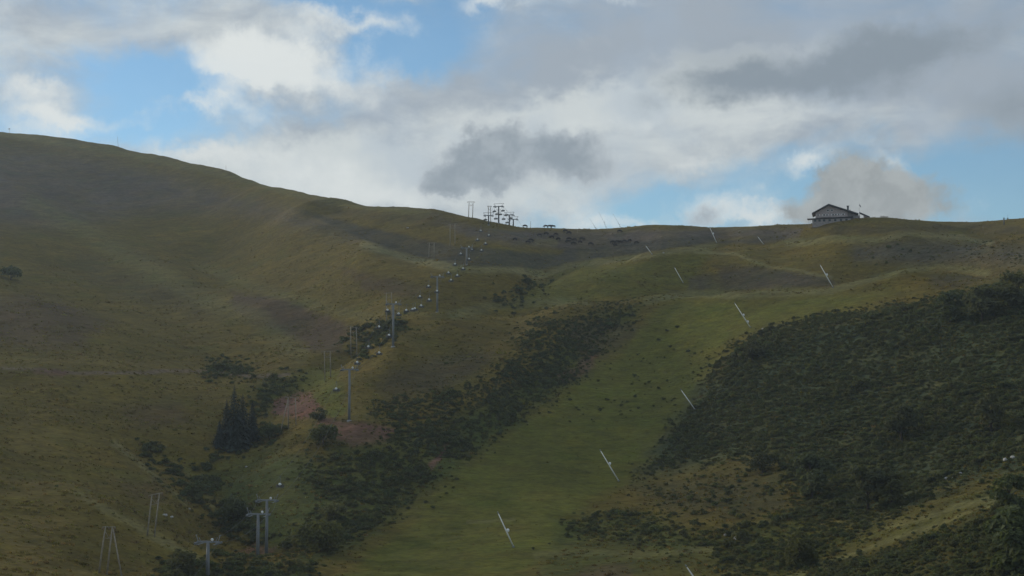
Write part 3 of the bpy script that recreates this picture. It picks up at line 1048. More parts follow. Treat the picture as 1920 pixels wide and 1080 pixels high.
def random_land(n, rng, dmin, dmax, pxmin=-120, pxmax=2040):
    a0 = float(pix_dir(pxmin, 540)[0]); a1 = float(pix_dir(pxmax, 540)[0])
    a = a0 + (a1 - a0) * rng.random(n)
    D = np.sqrt(dmin ** 2 + (dmax ** 2 - dmin ** 2) * rng.random(n))
    x = np.sin(a) * D; y = np.cos(a) * D
    z = height(x, y)
    px, py = project(x, y, z)
    return x, y, z, px, py


THICKETS = [
    # (name, label, polygon, shrubs per 100 m2, size, mix of alder / willow / low, nearest, farthest)
    ('alder_thicket', 'dense dark alder scrub covering the right hand slope below the chalet',
     [(1440, 612), (1560, 588), (1750, 568), (1850, 540), (1925, 508), (2370, 490), (2370, 900), (1880, 870), (1770, 905), (1690, 955), (1600, 990), (1500, 985), (1470, 905), (1440, 850), (1340, 865), (1190, 893), (1240, 850), (1275, 790), (1292, 770), (1315, 720), (1330, 680), (1380, 640)],
     110, 0.5, (0.62, 0.2, 0.18), 300, 500),
    ('scrub_fringe', 'broken line of green scrub under the brown heath patch, lower right',
     [(1050, 985), (1100, 960), (1170, 945), (1250, 985), (1330, 1000), (1450, 960), (1530, 940), (1660, 975), (1600, 1022), (1460, 1090), (1350, 1090), (1330, 1045), (1200, 1022), (1080, 1005)],
     50, 0.55, (0.4, 0.45, 0.15), 240, 360),
    ('bramble_bank', 'green tangled bank filling the bottom right corner below the grassy ledge',
     [(1470, 1110), (1560, 1056), (1700, 1015), (1800, 985), (1860, 965), (1900, 950), (2370, 930), (2370, 1160), (1470, 1160)],
     130, 0.52, (0.55, 0.2, 0.25), 215, 300),
    ('ridge_scrub', 'dark scrub running up the central spur beside the green piste',
     [(880, 712), (930, 690), (960, 660), (1000, 603), (1080, 580), (1170, 567), (1215, 572), (1180, 600), (1140, 640), (1100, 695), (1040, 742), (960, 788), (900, 850), (850, 880), (800, 860), (760, 850), (730, 800), (700, 770), (760, 752), (830, 742)],
     110, 0.5, (0.6, 0.15, 0.25), 400, 570),
    ('valley_scrub', 'green scrub on the bank right of the lift towers, below the red earth',
     [(560, 860), (600, 838), (690, 838), (740, 815), (800, 860), (830, 895), (790, 930), (750, 950), (700, 1000), (640, 1032), (560, 1045), (515, 1035), (560, 990), (600, 940), (560, 900)],
     62, 0.6, (0.45, 0.4, 0.15), 320, 440),
    ('stream_scrub', 'narrow belt of dark bushes in the stream gully left of the lift',
     [(268, 838), (300, 840), (340, 885), (365, 905), (350, 880), (375, 868), (410, 842), (440, 850), (400, 880), (420, 930), (470, 960), (490, 1000), (480, 1025), (430, 1010), (395, 975), (360, 945), (320, 900)],
     60, 0.8, (0.65, 0.3, 0.05), 335, 430),
    ('hollow_scrub', 'bushes around the head of the hollow behind the spruces',
     [(455, 775), (480, 740), (520, 712), (560, 706), (562, 728), (520, 745), (500, 770), (480, 800), (520, 805), (500, 830), (440, 850), (430, 835), (470, 800)],
     50, 0.7, (0.6, 0.35, 0.05), 400, 520),
    ('gully_scrub', 'dark bushes in the upper gully below the curved dry crest',
     [(650, 650), (690, 622), (740, 604), (760, 612), (720, 632), (680, 655)], 90, 0.9, (0.8, 0.15, 0.05), 440, 580),
    ('gully_head_scrub', 'dark wedge of bushes in the gully at the centre, beneath the herd',
     [(935, 562), (960, 545), (990, 524), (1016, 513), (1010, 530), (975, 553), (950, 565)], 90, 0.95, (0.8, 0.15, 0.05), 540, 660),
    ('path_scrub', 'two low bush clumps on the left meadow path',
     [(395, 690), (420, 680), (440, 684), (465, 694), (455, 702), (420, 700), (395, 698)], 70, 0.72, (0.7, 0.3, 0.0), 400, 620),
    ('base_scrub', 'bushes around the foot of the nearest lift tower at the bottom edge',
     [(296, 1100), (310, 1058), (340, 1046), (372, 1056), (400, 1040), (450, 1045), (520, 1055), (580, 1050), (600, 1065), (560, 1100)],
     70, 0.72, (0.5, 0.45, 0.05), 240, 345),
    ('piste_edge_scrub', 'thin scatter of low bushes along both edges of the piste',
     [(1060, 790), (1100, 700), (1180, 660), (1260, 640), (1330, 650), (1310, 720), (1270, 790), (1180, 790), (1120, 800)], 4.16, 0.33, (0.3, 0.1, 0.6), 380, 520),
    ('heath_scrub', 'low dark heath bushes on the brown slope above the red earth',
     [(700, 740), (730, 690), (800, 668), (900, 648), (960, 655), (900, 712), (830, 745), (740, 760)], 11.2, 0.39, (0.2, 0.1, 0.7), 400, 560),
    ('clearing_scrub', 'scattered low bushes over the brown clearing below the alder scrub',
     [(1190, 905), (1300, 885), (1440, 860), (1490, 900), (1490, 965), (1380, 980), (1270, 975), (1210, 945)], 14, 0.5, (0.3, 0.3, 0.4), 290, 420),
    ('ledge_scrub', 'thin scatter of bushes between the grassy ledge and the alder scrub',
     [(1560, 1040), (1640, 985), (1760, 930), (1880, 895), (1900, 930), (1760, 965), (1660, 1000)], 14, 0.5, (0.3, 0.4, 0.3), 240, 350),
    ('slope_scrub', 'dark heath bushes under the right hand skyline',
     [(1590, 470), (1640, 455), (1720, 452), (1900, 460), (2000, 470), (1980, 503), (1820, 505), (1700, 495), (1610, 520)], 9.6, 0.45, (0.3, 0.1, 0.6), 560, 680),
]


def build_thickets():
    srcs = SRC_ALDER + SRC_WILLOW + SRC_LOW
    for si, (name, label, poly, dens, size, mixw, d0, d1) in enumerate(THICKETS):
        rng = np.random.default_rng(700 + si)
        P = np.array(poly)
        p0, p1 = P[:, 0].min() - 30, P[:, 0].max() + 30
        area = 0.5 * (float(pix_dir(p1, 540)[0]) - float(pix_dir(p0, 540)[0])) * (d1 ** 2 - d0 ** 2)
        x, y, z, px, py = random_land(int(area * dens / 100), rng, d0, d1, p0, p1)
        wob = (22 if p1 - p0 > 300 else 9) * fbm(x / 7, y / 7, 81 + si, 3)
        sd = poly_sdf(px + wob, py + 0.6 * wob, poly)
        gaps = fbm(x / 9, y / 9, 91, 3) * 2.2
        keep = (sd < 12 * rng.standard_normal(len(x))) & (gaps + 0.25 * rng.standard_normal(len(x)) > -0.52 - 0.014 * np.minimum(-sd, 25))
        x, y, z, sd = x[keep], y[keep], z[keep], sd[keep]
        n = len(x)
        cls = rng.choice(3, size=n, p=np.array(mixw) / sum(mixw))
        kinds = np.where(cls == 0, rng.integers(0, 4, n), np.where(cls == 1, 4 + rng.integers(0, 3, n), 7 + rng.integers(0, 2, n)))
        big = 0.75 + 0.55 * np.clip(0.5 + 1.8 * fbm(x / 12, y / 12, 95, 2), 0, 1)
        s = size * big * np.exp(0.28 * rng.standard_normal(n)) * np.where(sd > -6, 0.75, 1.0)
        scatter(name, np.column_stack([x, y, z - 0.12]), kinds, s, srcs, label, 'scrub', 900 + si)


build_thickets()


def build_tufts():
    rng = np.random.default_rng(5)
    x, y, z, px, py = random_land(150000, rng, 225, 860)
    thin = fbm(x / 10, y / 10, 33, 3)
    far = np.hypot(x, y)
    ok = (px > -60) & (px < 1980) & (py < 1130) & (thin + 0.22 * rng.standard_normal(len(x)) > -0.02 + 0.45 * sstep(far, 330, 860))
    piste = poly_sdf(px, py, COVER[0][0]) < 0
    ok &= ~(piste & (rng.random(len(x)) < 0.8))
    x, y, z, px, py, piste = x[ok], y[ok], z[ok], px[ok], py[ok], piste[ok]
    n = len(x)
    dry = (rng.random(n) < 0.22 + 0.3 * (px < 700)) & ~piste
    kinds = np.where(dry, 2, 0) + rng.integers(0, 2, n)
    s = np.exp(0.35 * rng.standard_normal(n)) * np.where(piste, 0.5, 0.95)
    scatter('meadow_grass', np.column_stack([x, y, z]), kinds, s, SRC_TUFT, 'tussocky meadow grass covering the whole hillside', 'grass', 12)


build_tufts()


# ------------------------------------------------------------------ single trees and shrubs
def leafy_tree(name, label, base, hgt, width, seed, material, group=None, n=1500, trunk=0.3):
    rng = np.random.default_rng(seed)
    t = thing(name, label, 'tree', base, rng.random() * 6.28, group)
    mb = MB()
    lean = (0.06 * hgt * (rng.random() - .5), 0.06 * hgt * (rng.random() - .5))
    top = Vector((lean[0], lean[1], hgt * 0.75))
    r0 = 0.028 * hgt
    mb.tube([(0, 0, -0.4), (lean[0] * .3, lean[1] * .3, hgt * .3), top], [r0 * 1.3, r0, r0 * .3], 7)
    lobes = []
    for i in range(9):
        a = 6.283 * i / 9 + rng.random(); zz = hgt * (trunk + (0.86 - trunk) * rng.random())
        prof = math.sin(math.pi * min(1, max(0.12, (zz / hgt - trunk * 0.6) / (1.05 - trunk * 0.6)))) ** 0.7
        rr = width * 0.5 * prof * (0.35 + 0.5 * rng.random())
        c = Vector((rr * math.cos(a), rr * math.sin(a), zz))
        lr = width * (0.17 + 0.12 * rng.random())
        lobes.append((c.x, c.y, min(zz, hgt - lr * 0.8), lr))
        st = Vector((lean[0] * .5, lean[1] * .5, zz * 0.62))
        mb.tube([st, (st + c) / 2 + Vector((0, 0, .05 * hgt)), c], [r0 * .45, r0 * .3, r0 * .1], 5, False)
    lobes.append((lean[0], lean[1], hgt * 0.84, width * 0.2))
    mb.build('trunk', M_BARK, t)
    vs, fs = leaf_cloud(rng, lobes, n, 0.032 * (hgt + width), 0.95)
    cb = MB(); cb.add(vs, fs)
    cb.build('crown', material, t)
    return t


def spruce_tree(name, label, base, hgt, width, seed, group=None):
    rng = np.random.default_rng(seed)
    t = thing(name, label, 'tree', base, rng.random() * 6.28, group)
    mb = MB()
    mb.tube([(0, 0, -0.4), (0, 0, hgt * .5), (0, 0, hgt * 0.98)], [0.022 * hgt, 0.013 * hgt, 0.02], 7)
    mb.build('trunk', M_BARK, t)
    cb = MB()
    z = 0.04 * hgt
    while z < hgt:
        f = 1 - z / hgt
        rad = width * 0.5 * (f ** 0.85) * (0.85 + 0.3 * rng.random()) + 0.06
        nb = 5 + int(7 * f) + int(rng.integers(0, 3))
        for k in range(nb):
            a = 6.283 * k / nb + rng.random() * 0.7
            L = rad * (0.72 + 0.5 * rng.random())
            d = Vector((math.cos(a), math.sin(a), 0)); s = Vector((-d.y, d.x, 0))
            droop = 0.22 + 0.2 * rng.random()
            for j in range(4):
                f0 = 0.15 + 0.85 * j / 4; f1 = f0 + 0.30
                w = L * 0.20 * (1.15 - 0.6 * f0) + 0.05
                p0 = d * L * f0 + Vector((0, 0, z - droop * L * f0 * f0 + rng.normal() * 0.05))
                p1 = d * L * f1 + Vector((0, 0, z - droop * L * f1 * f1 - 0.05))
                tw = Vector((0, 0, rng.normal() * 0.10 * L - 0.06 * L))
                cb.add([p0, p0 + (p1 - p0) * .6 + s * w + tw, p1, p0 + (p1 - p0) * .6 - s * w + tw * .4], [(0, 1, 2), (0, 2, 3)])
        z += 0.034 * hgt * (0.5 + 0.8 * f)
    cb.build('crown', M_SPRUCE, t)
    return t


def px_size(p, px_len):
    return px_len * math.hypot(p.x, p.y) / F_PX


G_SPR = 'spruces in the stream hollow'
for i, (x, y, h, w, lab) in enumerate([
    (438, 838, 114, 56, 'tallest dark spruce of the clump beside the red earth bank'),
    (424, 836, 86, 42, 'dark spruce on the left side of the clump, leaning on the tallest'),
    (454, 834, 94, 46, 'dark spruce on the right side of the clump, next to the tallest'),
    (472, 828, 74, 38, 'shorter spruce on the right edge of the clump'),
    (411, 838, 48, 30, 'smallest spruce at the left edge of the clump'),
    (446, 842, 72, 50, 'broad low spruce in front of the tallest one'),
]):
    p = hit(x, y)
    spruce_tree('spruce_tree', lab, p, px_size(p, h), px_size(p, w), 40 + i, G_SPR)

G_BRD = 'broadleaf trees in the scrub'
for i, (x, y, h, w, m, lab) in enumerate([
    (1522, 934, 82, 74, M_JUNIPER, 'round dark tree standing at the right end of the brown heath'),
    (1628, 958, 80, 70, M_JUNIPER, 'dark rounded tree just above the grassy ledge, left of its neighbour'),
    (1672, 950, 62, 56, M_ALDER, 'dark tree above the grassy ledge, right of the larger one'),
    (1430, 886, 36, 50, M_JUNIPER, 'low dark bushy tree at the top of the brown heath'),
    (1410, 676, 36, 44, M_JUNIPER, 'bushy tree at the upper left corner of the alder scrub'),
    (1782, 604, 54, 60, M_JUNIPER, 'left of the two dark trees on the upper edge of the scrub'),
    (1842, 602, 62, 70, M_JUNIPER, 'right of the two dark trees on the upper edge of the scrub'),
    (1908, 575, 60, 64, M_JUNIPER, 'dark tree at the right edge of the frame below the skyline'),
    (1690, 828, 66, 62, M_JUNIPER, 'shadowy tree in the middle of the alder scrub'),
    (1858, 810, 72, 50, M_JUNIPER, 'dark tree in the alder scrub near the right edge of the frame'),
    (1895, 960, 66, 60, M_ALDER, 'leafy tree at the right end of the grassy ledge'),
    (1905, 1075, 110, 110, M_ALDER, 'big leafy tree in the bottom right corner'),
    (1500, 1062, 60, 70, M_WILLOW, 'green bushy tree left of the bottom right bank'),
    (606, 838, 40, 60, M_ALDER, 'round bush tree left of the foot of the tallest lift tower'),
    (600, 1034, 52, 84, M_WILLOW, 'broad green bush tree right of the paired lift towers'),
    (625, 985, 40, 56, M_ALDER, 'bush tree on the bank above the paired lift towers'),
    (598, 790, 24, 36, M_JUNIPER, 'small dark bush tree below the red earth bank'),
    (505, 826, 30, 46, M_ALDER, 'low bush tree right of the spruce clump'),
    (342, 1078, 40, 60, M_ALDER, 'dark bush tree left of the nearest lift tower'),
    (437, 985, 50, 56, M_ALDER, 'dark bush tree in the stream gully left of the paired towers'),
    (20, 525, 22, 50, M_JUNIPER, 'dark bush at the left edge of the frame under the long flank'),
]):
    p = hit(x, y)
    leafy_tree('bush_tree' if h < 56 else 'broadleaf_tree', lab, p, px_size(p, h), px_size(p, w), 400 + i, m, G_BRD, n=int(500 + 12 * h), trunk=0.12)

# lone shrubs that can be told apart on the open grass
_lone = [(1195, 667), (1257, 652), (1290, 660), (1302, 664), (1246, 672), (1153, 660), (1315, 692), (1185, 687), (1145, 683), (1121, 716), (1217, 718),
         (1252, 715), (1234, 730), (1189, 707), (1138, 751), (1164, 761), (1094, 778), (1125, 771), (1110, 788), (1085, 770), (1068, 792), (1152, 752), (1176, 754),
         (1192, 745), (1226, 762), (1243, 750), (1264, 748), (1165, 778), (1182, 771), (1197, 767), (1245, 787), (1100, 684), (1086, 668), (790, 907), (843, 878), (835, 914),
         (838, 927), (825, 934), (812, 953), (799, 943), (761, 918), (752, 934), (755, 974), (721, 952), (733, 990), (1215, 912), (1178, 930), (1196, 928), (1155, 915),
         (1000, 1030), (1030, 1020), (105, 912), (1235, 640), (1270, 615), (1250, 622)]
_ORD = 'first second third fourth fifth sixth seventh eighth ninth tenth eleventh twelfth thirteenth fourteenth fifteenth sixteenth seventeenth eighteenth nineteenth'.split()


def nth(n):
    if n < 19:
        return _ORD[n]
    t, u = divmod(n + 1, 10)
    return ['twentieth', 'thirtieth', 'fortieth', 'fiftieth'][t - 2] if u == 0 else ['twenty', 'thirty', 'forty', 'fifty'][t - 2] + '-' + _ORD[u - 1]


LONE = []
for i in range(4):
    LONE.append(shrub_mesh('shrub_leaves', 300 + i, 0.9, 1.0, 170, 0.2, [M_JUNIPER, M_ALDER][i % 2]))
rng_l = random.Random(8)
for i, (x, y) in enumerate(_lone):
    p = hit(x, y)
    o = link('shrub', LONE[i % 4])
    k = px_size(p, rng_l.uniform(5, 11)) / 1.9
    o.location = p + Vector((0, 0, -0.1)); o.scale = (k, k, k * rng_l.uniform(.7, 1.0)); o.rotation_euler = (0, 0, rng_l.random() * 6.28)
    if (x, y) == (105, 912):
        tag(o, 'lone dark shrub on the open left meadow', 'shrub')
    elif x < 860:
        n = sorted([q for q in _lone if 200 < q[0] < 860], key=lambda q: q[1]).index((x, y))
        tag(o, 'small dark shrub left of the lowest snow lances, %s from the top' % nth(n), 'shrub', 'shrubs at the left edge of the piste')
    else:
        n = sorted([q for q in _lone if q[0] > 860]).index((x, y))
        tag(o, 'small dark shrub dotted on the green piste, %s from the left' % nth(n), 'shrub', 'shrubs dotted over the piste')

# ------------------------------------------------------------------ lift, snow lances, power line
M_STEEL = mat('galvanised_steel', (0.23, 0.24, 0.24), 0.6, 0.15, 0.6, 0.0, bump=0.1)
M_TOPST = mat('backlit_dark_steel', (0.13, 0.135, 0.14), 0.6, 0.2, 0.6, 0.0, bump=0.1)  # same steel darkened, backlight put into the colour of the skyline towers
M_DARKST = mat('dark_steel', (0.10, 0.105, 0.11), 0.55, 0.2, 1.0, 0.2)
M_WHITE = mat('white_enamel', (0.90, 0.90, 0.88), 0.3, 0.06, 2.0)
M_CONC = mat('concrete', (0.33, 0.32, 0.30), 0.9, 0.2, 3.0, bump=0.3)
M_WOOD = mat('weathered_pole_wood', (0.30, 0.26, 0.20), 0.9, 0.3, 2.0, bump=0.3)
M_CERAM = mat('insulator_glaze', (0.16, 0.10, 0.08), 0.4, 0.1, 5.0)
M_PAD = mat('black_seat_padding', (0.09, 0.09, 0.085), 0.7, 0.15, 6.0)
M_ROPE = mat('steel_rope', (0.12, 0.12, 0.12), 0.6, 0.1, 2.0, 0.3)
M_ROCK = mat('pale_limestone', (0.42, 0.40, 0.37), 0.9, 0.3, 2.5, bump=0.6)

TOWERS = [
    # column, distance, top row, upper frame, label
    (398, 300, 1016, False, 'grey lift tower with T head cut by the bottom edge of the frame'),
    (490, 329, 964, False, 'left and nearer of the paired grey lift towers by the stream gully'),
    (506, 346, 938, False, 'right and taller of the paired grey lift towers by the stream gully'),
    (657, 420, 693, False, 'tallest grey lift tower, standing on the red earth mound'),
    (738, 480, 570, False, 'grey lift tower above the dark upper gully'),
    (820, 545, 519, False, 'grey lift tower below the curved dry crest'),
    (875, 604, 465, False, 'grey lift tower planted on the curved dry crest'),
    (916, 672, 412, True, 'leftmost dark lift tower on the skyline, partly below the crest'),
    (935, 700, 387, True, 'tallest dark lift tower standing on the skyline'),
    (955, 722, 403, True, 'dark lift tower right of the tallest one on the skyline'),
    (962.5, 736, 417.5, True, 'shortest dark lift tower at the right end of the skyline group'),
]
tower_pts = []
def crest(px):
    a, _ = pix_dir(px, 300)
    D = np.linspace(600, 1500, 1500)
    Z = height(np.sin(a) * D, np.cos(a) * D)
    return float(D[int(np.argmax(Z / D))])


TOWERS = [t if i < 7 else (t[0], crest(t[0]) + (-16, -2, 9, 20)[i - 7]) + t[2:] for i, t in enumerate(TOWERS)]
for (px, D, ytop, fr, lab) in TOWERS:
    b = at(px, D)
    tp = aim(px, ytop, D)
    tower_pts.append((b, max(5.0, tp.z - b.z)))


def line_dir(i):
    a = tower_pts[max(0, i - 1)][0]; c = tower_pts[min(len(tower_pts) - 1, i + 1)][0]
    d = Vector((c.x - a.x, c.y - a.y, 0)).normalized()
    return d


GAUGE = 2.25
for i, (px, D, ytop, fr, lab) in enumerate(TOWERS):
    b, H = tower_pts[i]
    d = line_dir(i)
    rz = math.atan2(d.y, d.x) - math.pi / 2
    t = thing('lift_tower', lab, 'lift tower', b, rz, 'towers of the chairlift')
    m_ = M_TOPST if fr else M_STEEL
    MB().tube([(0, 0, -0.6), (0, 0, H * .5), (0, 0, H)], [0.42, 0.37, 0.30], 14).build('pole', m_, t)
    MB().tube([(0, 0, -0.8), (0, 0, 0.25)], 0.75, 12).build('footing', M_CONC, t)
    arm = MB()
    arm.prism([(-GAUGE - .15, H - .05), (-.4, H - .20), (.4, H - .20), (GAUGE + .15, H - .05), (GAUGE + .15, H + .2), (-GAUGE - .15, H + .2)], -.2, .2)
    arm.build('crossarm', m_, t)
    for s in (-1, 1):
        sh = MB()
        x = s * GAUGE
        sh.box((x, 0, H - .12), (0.16, 3.4, 0.22))
        for k in range(6):
            yy = -1.5 + 0.6 * k
            sh.tube([(x + s * .09, yy, H - .2), (x + s * .2, yy, H - .2)], 0.24, 10)
        sh.box((x - s * .45, 0, H - .42), (0.5, 3.2, 0.06))
        sh.build('sheave_train', M_DARKST if fr else m_, t)  # skyline sheaves get dark steel too, a painted silhouette
        up = MB()
        up.tube([(x - s * .1, 0, H), (x + s * .35, 0, H + 1.45)], 0.085, 6)
        up.tube([(x - s * .7, 0, H), (x - s * .25, 0, H + .9)], 0.06, 6)
        up.tube([(x + s * .35, -.5, H + 1.4), (x + s * .35, .5, H + 1.4)], 0.06, 6)
        up.build('lifting_post', m_, t)
    if fr:
        MB().tube([(-GAUGE - .6, 0, H + 1.45), (GAUGE + .6, 0, H + 1.45)], 0.09, 6).build('lifting_beam', m_, t)
    lad = MB()
    for s in (-1, 1):
        lad.tube([(s * .2, -.52, .3), (s * .2, -.45, H)], 0.03, 5)
    for k in range(int(H / 0.6)):
        lad.tube([(-.2, -.5, .5 + .6 * k), (.2, -.5, .5 + .6 * k)], 0.02, 4, False)
    lad.build('ladder', m_, t)
    if i < 7:
        pl = MB()
        pl.ball((1.0, -.35, H + .55), (.30, .14, .30), 10, 6)
        pl.tube([(1.0, -.3, H + .15), (1.0, -.3, H + .4)], .04, 5)
        pl.build('number_plate', M_WHITE, t)

# two haul ropes hung in shallow curves from sheave to sheave
rope_pts = {}
SAG = 0.05
for s, lab in ((-1, 'thin steel haul rope on the left side of the lift towers'), (1, 'thin steel haul rope on the right side of the lift towers')):
    anchors = []
    for i, (b, H) in enumerate(tower_pts):
        d = line_dir(i)
        side = Vector((d.y, -d.x, 0))
        anchors.append(b + side * (s * (GAUGE + .14)) + Vector((0, 0, H + .06)))
    d0 = line_dir(0)
    first = anchors[0] - d0 * 70 + Vector((0, 0, -16))
    last = anchors[-1] + line_dir(len(tower_pts) - 1) * 60 + Vector((0, 0, -6))
    chain = [first] + anchors + [last]
    pts = []
    for a, c in zip(chain[:-1], chain[1:]):
        n = 14
        L = (c - a).length
        for k in range(n):
            f = k / n
            pts.append(a.lerp(c, f) - Vector((0, 0, 4 * f * (1 - f) * SAG * L)))
    pts.append(chain[-1])
    rope_pts[s] = pts
    o = MB().tube(pts, 0.028, 5).build('haul_rope', M_ROPE)
    tag(o, lab, 'rope', 'haul ropes of the chairlift')


# chair: hangs from its grip at the origin, rides along local y
def build_chair():
    t = thing('lift_chair', 'x', 'chairlift chair')
    g = MB(); g.box((0, 0, 0.02), (.16, .5, .18)); g.box((.12, 0, -.12), (.12, .3, .25)); g.build('grip', M_DARKST, t)
    h = MB(); h.tube([(.14, 0, -.1), (.2, 0, -.7), (.1, .05, -1.5), (0, .12, -2.1)], .05, 7); h.build('hanger', M_STEEL, t)
    c = MB(); c.ball((0, -.1, -2.0), (.40, .26, .36), 10, 6); c.build('white_cap', M_WHITE, t)
    f = MB(); f.tube([(-1.0, .12, -2.1), (1.0, .12, -2.1)], .045, 6)
    for s in (-1, 0, 1):
        f.tube([(s * .98, .12, -2.1), (s * .98, .2, -2.75), (s * .98, -.35, -2.8)], .035, 5)
    f.build('frame', M_DARKST, t)
    MB().box((0, -.08, -2.78), (1.95, .5, .1)).build('seat', M_PAD, t)
    MB().box((0, .2, -2.45), (1.95, .08, .5), Matrix.Rotation(R(-10), 3, 'X')).build('backrest', M_PAD, t)
    r = MB()
    for s in (-1, 1):
        r.tube([(s * .85, .15, -2.2), (s * .85, -.5, -2.45), (s * .6, -.6, -3.15)], .025, 5)
    r.tube([(-.85, -.5, -2.45), (.85, -.5, -2.45)], .025, 5)
    r.tube([(-.7, -.62, -3.15), (.7, -.62, -3.15)], .025, 5)
    r.build('safety_bar', M_DARKST, t)
    return t


CHAIR_MARKS = [(900, 431.5), (914.5, 440), (891, 447), (906, 454), (897, 464), (887.5, 469), (862, 474.5), (877.5, 484), (852, 494), (867, 502), (840, 510), (856.5, 515), (845, 523),
               (804, 536), (820, 546), (789.5, 557), (807.5, 564.5), (776, 573), (793, 578), (778, 584.5), (762, 582.5), (727, 579), (745, 587), (709.7, 612), (728.7, 627.5),
               (690.5, 649), (710, 660), (669.7, 679), (631, 728.7), (530, 912),
               (924.6, 393), (931, 396), (940, 402), (945, 391), (951, 400), (946, 405), (930, 409), (959.6, 404), (951.7, 415), (908.7, 407)]
_proj = {}
for s in (-1, 1):
    A = np.array([tuple(p) for p in rope_pts[s]])
    # walk the rope finely
    seg = np.concatenate([A[i] + (A[i + 1] - A[i]) * np.linspace(0, 1, 25)[:-1, None] for i in range(len(A) - 1)])
    px, py = project(seg[:, 0], seg[:, 1], seg[:, 2] - 2.0)      # the marks are the white caps on the seat frames
    _proj[s] = (seg, px, py)
chair0 = build_chair()
placed = []
_RES = []
used = {-1: [], 1: []}
for (mx, my) in CHAIR_MARKS:
    best = None
    for s in (-1, 1):
        seg, px, py = _proj[s]
        dd = (px - mx) ** 2 + (py - my) ** 2
        for u in used[s]:
            dd = np.where(np.abs(seg[:, 1] - u) < 3.2, dd + 900, dd)
        k = int(np.argmin(dd))
        if best is None or dd[k] < best[0]:
            best = (dd[k], s, k)
    res, s, k = best
    _RES.append(float(res) ** .5)
    p = _proj[s][0][k]
    used[s].append(p[1])
    placed.append((s, float(p[1]), Vector(p)))
ordn = [nth(k) for k in range(45)]
first = True
for s in (-1, 1):
    row = sorted([q for q in placed if q[0] == s], key=lambda q: q[1])
    for n, (_, _, p) in enumerate(row):
        o = chair0 if first else copy_tree(chair0)
        first = False
        i = min(range(len(tower_pts)), key=lambda j: (tower_pts[j][0] - p).length)
        d = line_dir(i)
        o.location = p
        o.rotation_euler = (0, 0, math.atan2(d.y, d.x) - math.pi / 2 + (math.pi if s < 0 else 0) * 0)
        side = 'left' if s < 0 else 'right'
        tag(o, 'empty lift chair on the %s rope, %s' % (side, 'the lowest one' if n == 0 else ordn[n] + ' counting up from the lowest'), 'chairlift chair', 'chairs on the lift ropes')

# ------------------------------------------------------------------ snow lances
LANCES = [
    # foot, tip, place of the white cover along the tube, label
    ((963, 1027), (934, 962), [0.47], 'white slanted snow lance lowest on the piste, left of the others'),
    ((1160, 903), (1126, 845), [0.55], 'white slanted snow lance mid piste, left of the brown heath'),
    ((1304, 770), (1277, 731), [], 'white slanted snow lance at the edge of the alder scrub'),
    ((1407, 615), (1378, 569), [0.5, 0.22], 'white slanted snow lance at the top of the piste with two white covers'),
    ((1281, 531), (1265, 502), [], 'dull snow lance on the slope above the middle of the piste'),
    ((1562, 540), (1538, 497), [0.55], 'white snow lance standing on the bright crest under the chalet'),
    ((1344, 456), (1331, 427), [0.6], 'white snow lance just under the skyline left of the chalet'),
    ((1432, 459), (1421, 444), [], 'short pale snow lance half hidden behind the crest, nearest the chalet'),
    ((1223, 478), (1211, 461), [], 'faint snow lance on the crest line above the piste, leftmost on that crest'),
    ((1309, 1096), (1287, 1062), [], 'white snow lance cut off by the bottom edge of the frame'),
    ((1118, 430), (1106, 411), [0.15], 'thin dark snow lance on the skyline, left of three'),
    ((1139, 430), (1123, 398), [0.4], 'thin dark snow lance on the skyline, middle of three'),
    ((1165, 428), (1150, 402), [0.25], 'thin dark snow lance on the skyline, right of three'),
]
for i, (ft, tp, covers, lab) in enumerate(LANCES):
    p = hit(ft[0], ft[1])
    D = math.hypot(p.x, p.y)
    top = aim(tp[0], tp[1], D - 1.0)
    foot = aim(ft[0], ft[1], D)
    sky_one = i >= 10
    t = thing('snow_lance', lab, 'snow lance', p, 0, 'snow lances along the piste')
    f0 = foot - p + Vector((0, 0, 0.15)); f1 = top - p
    ax = (f1 - f0).normalized()
    tm = M_STEEL if sky_one else M_WHITE  # skyline lances in grey steel, their silhouette put into the colour
    w_ = 0.32 if sky_one else 1.0
    MB().tube([f0, f0.lerp(f1, .5), f1], [0.17 * w_, 0.15 * w_, 0.10 * w_], 8).build('lance_tube', tm, t)
    hd = MB(); hd.tube([f1 - ax * .1, f1 + ax * .35], [.16 * w_, .13 * w_], 8); hd.build('nozzle_head', M_STEEL, t)
    mt = MB(); mt.tube([(f0.x, f0.y, -1.2), (f0.x, f0.y, f0.z + .35)], .14, 8); mt.box((f0.x, f0.y, f0.z + .1), (.5, .5, .25)); mt.build('mount_post', M_STEEL, t)
    side = ax.cross(Vector((0, 1, 0))).normalized()
    if side.x < 0:
        side = -side
    for c in covers:
        q = f0.lerp(f1, c) + side * .38
        cv = MB()
        cv.ball(q, (.36 * w_, .32 * w_, .44 * w_), 10, 7)
        cv.tube([q, f0.lerp(f1, c)], .07, 6)
        cv.build('white_cover', M_STEEL if sky_one else M_WHITE, t)
    st = f0.lerp(f1, .45)
    MB().tube([st, (st.x * .4 + f0.x * .6 + .5, st.y + .4, -0.3)], .035, 5).build('lifting_strut', M_DARKST, t)

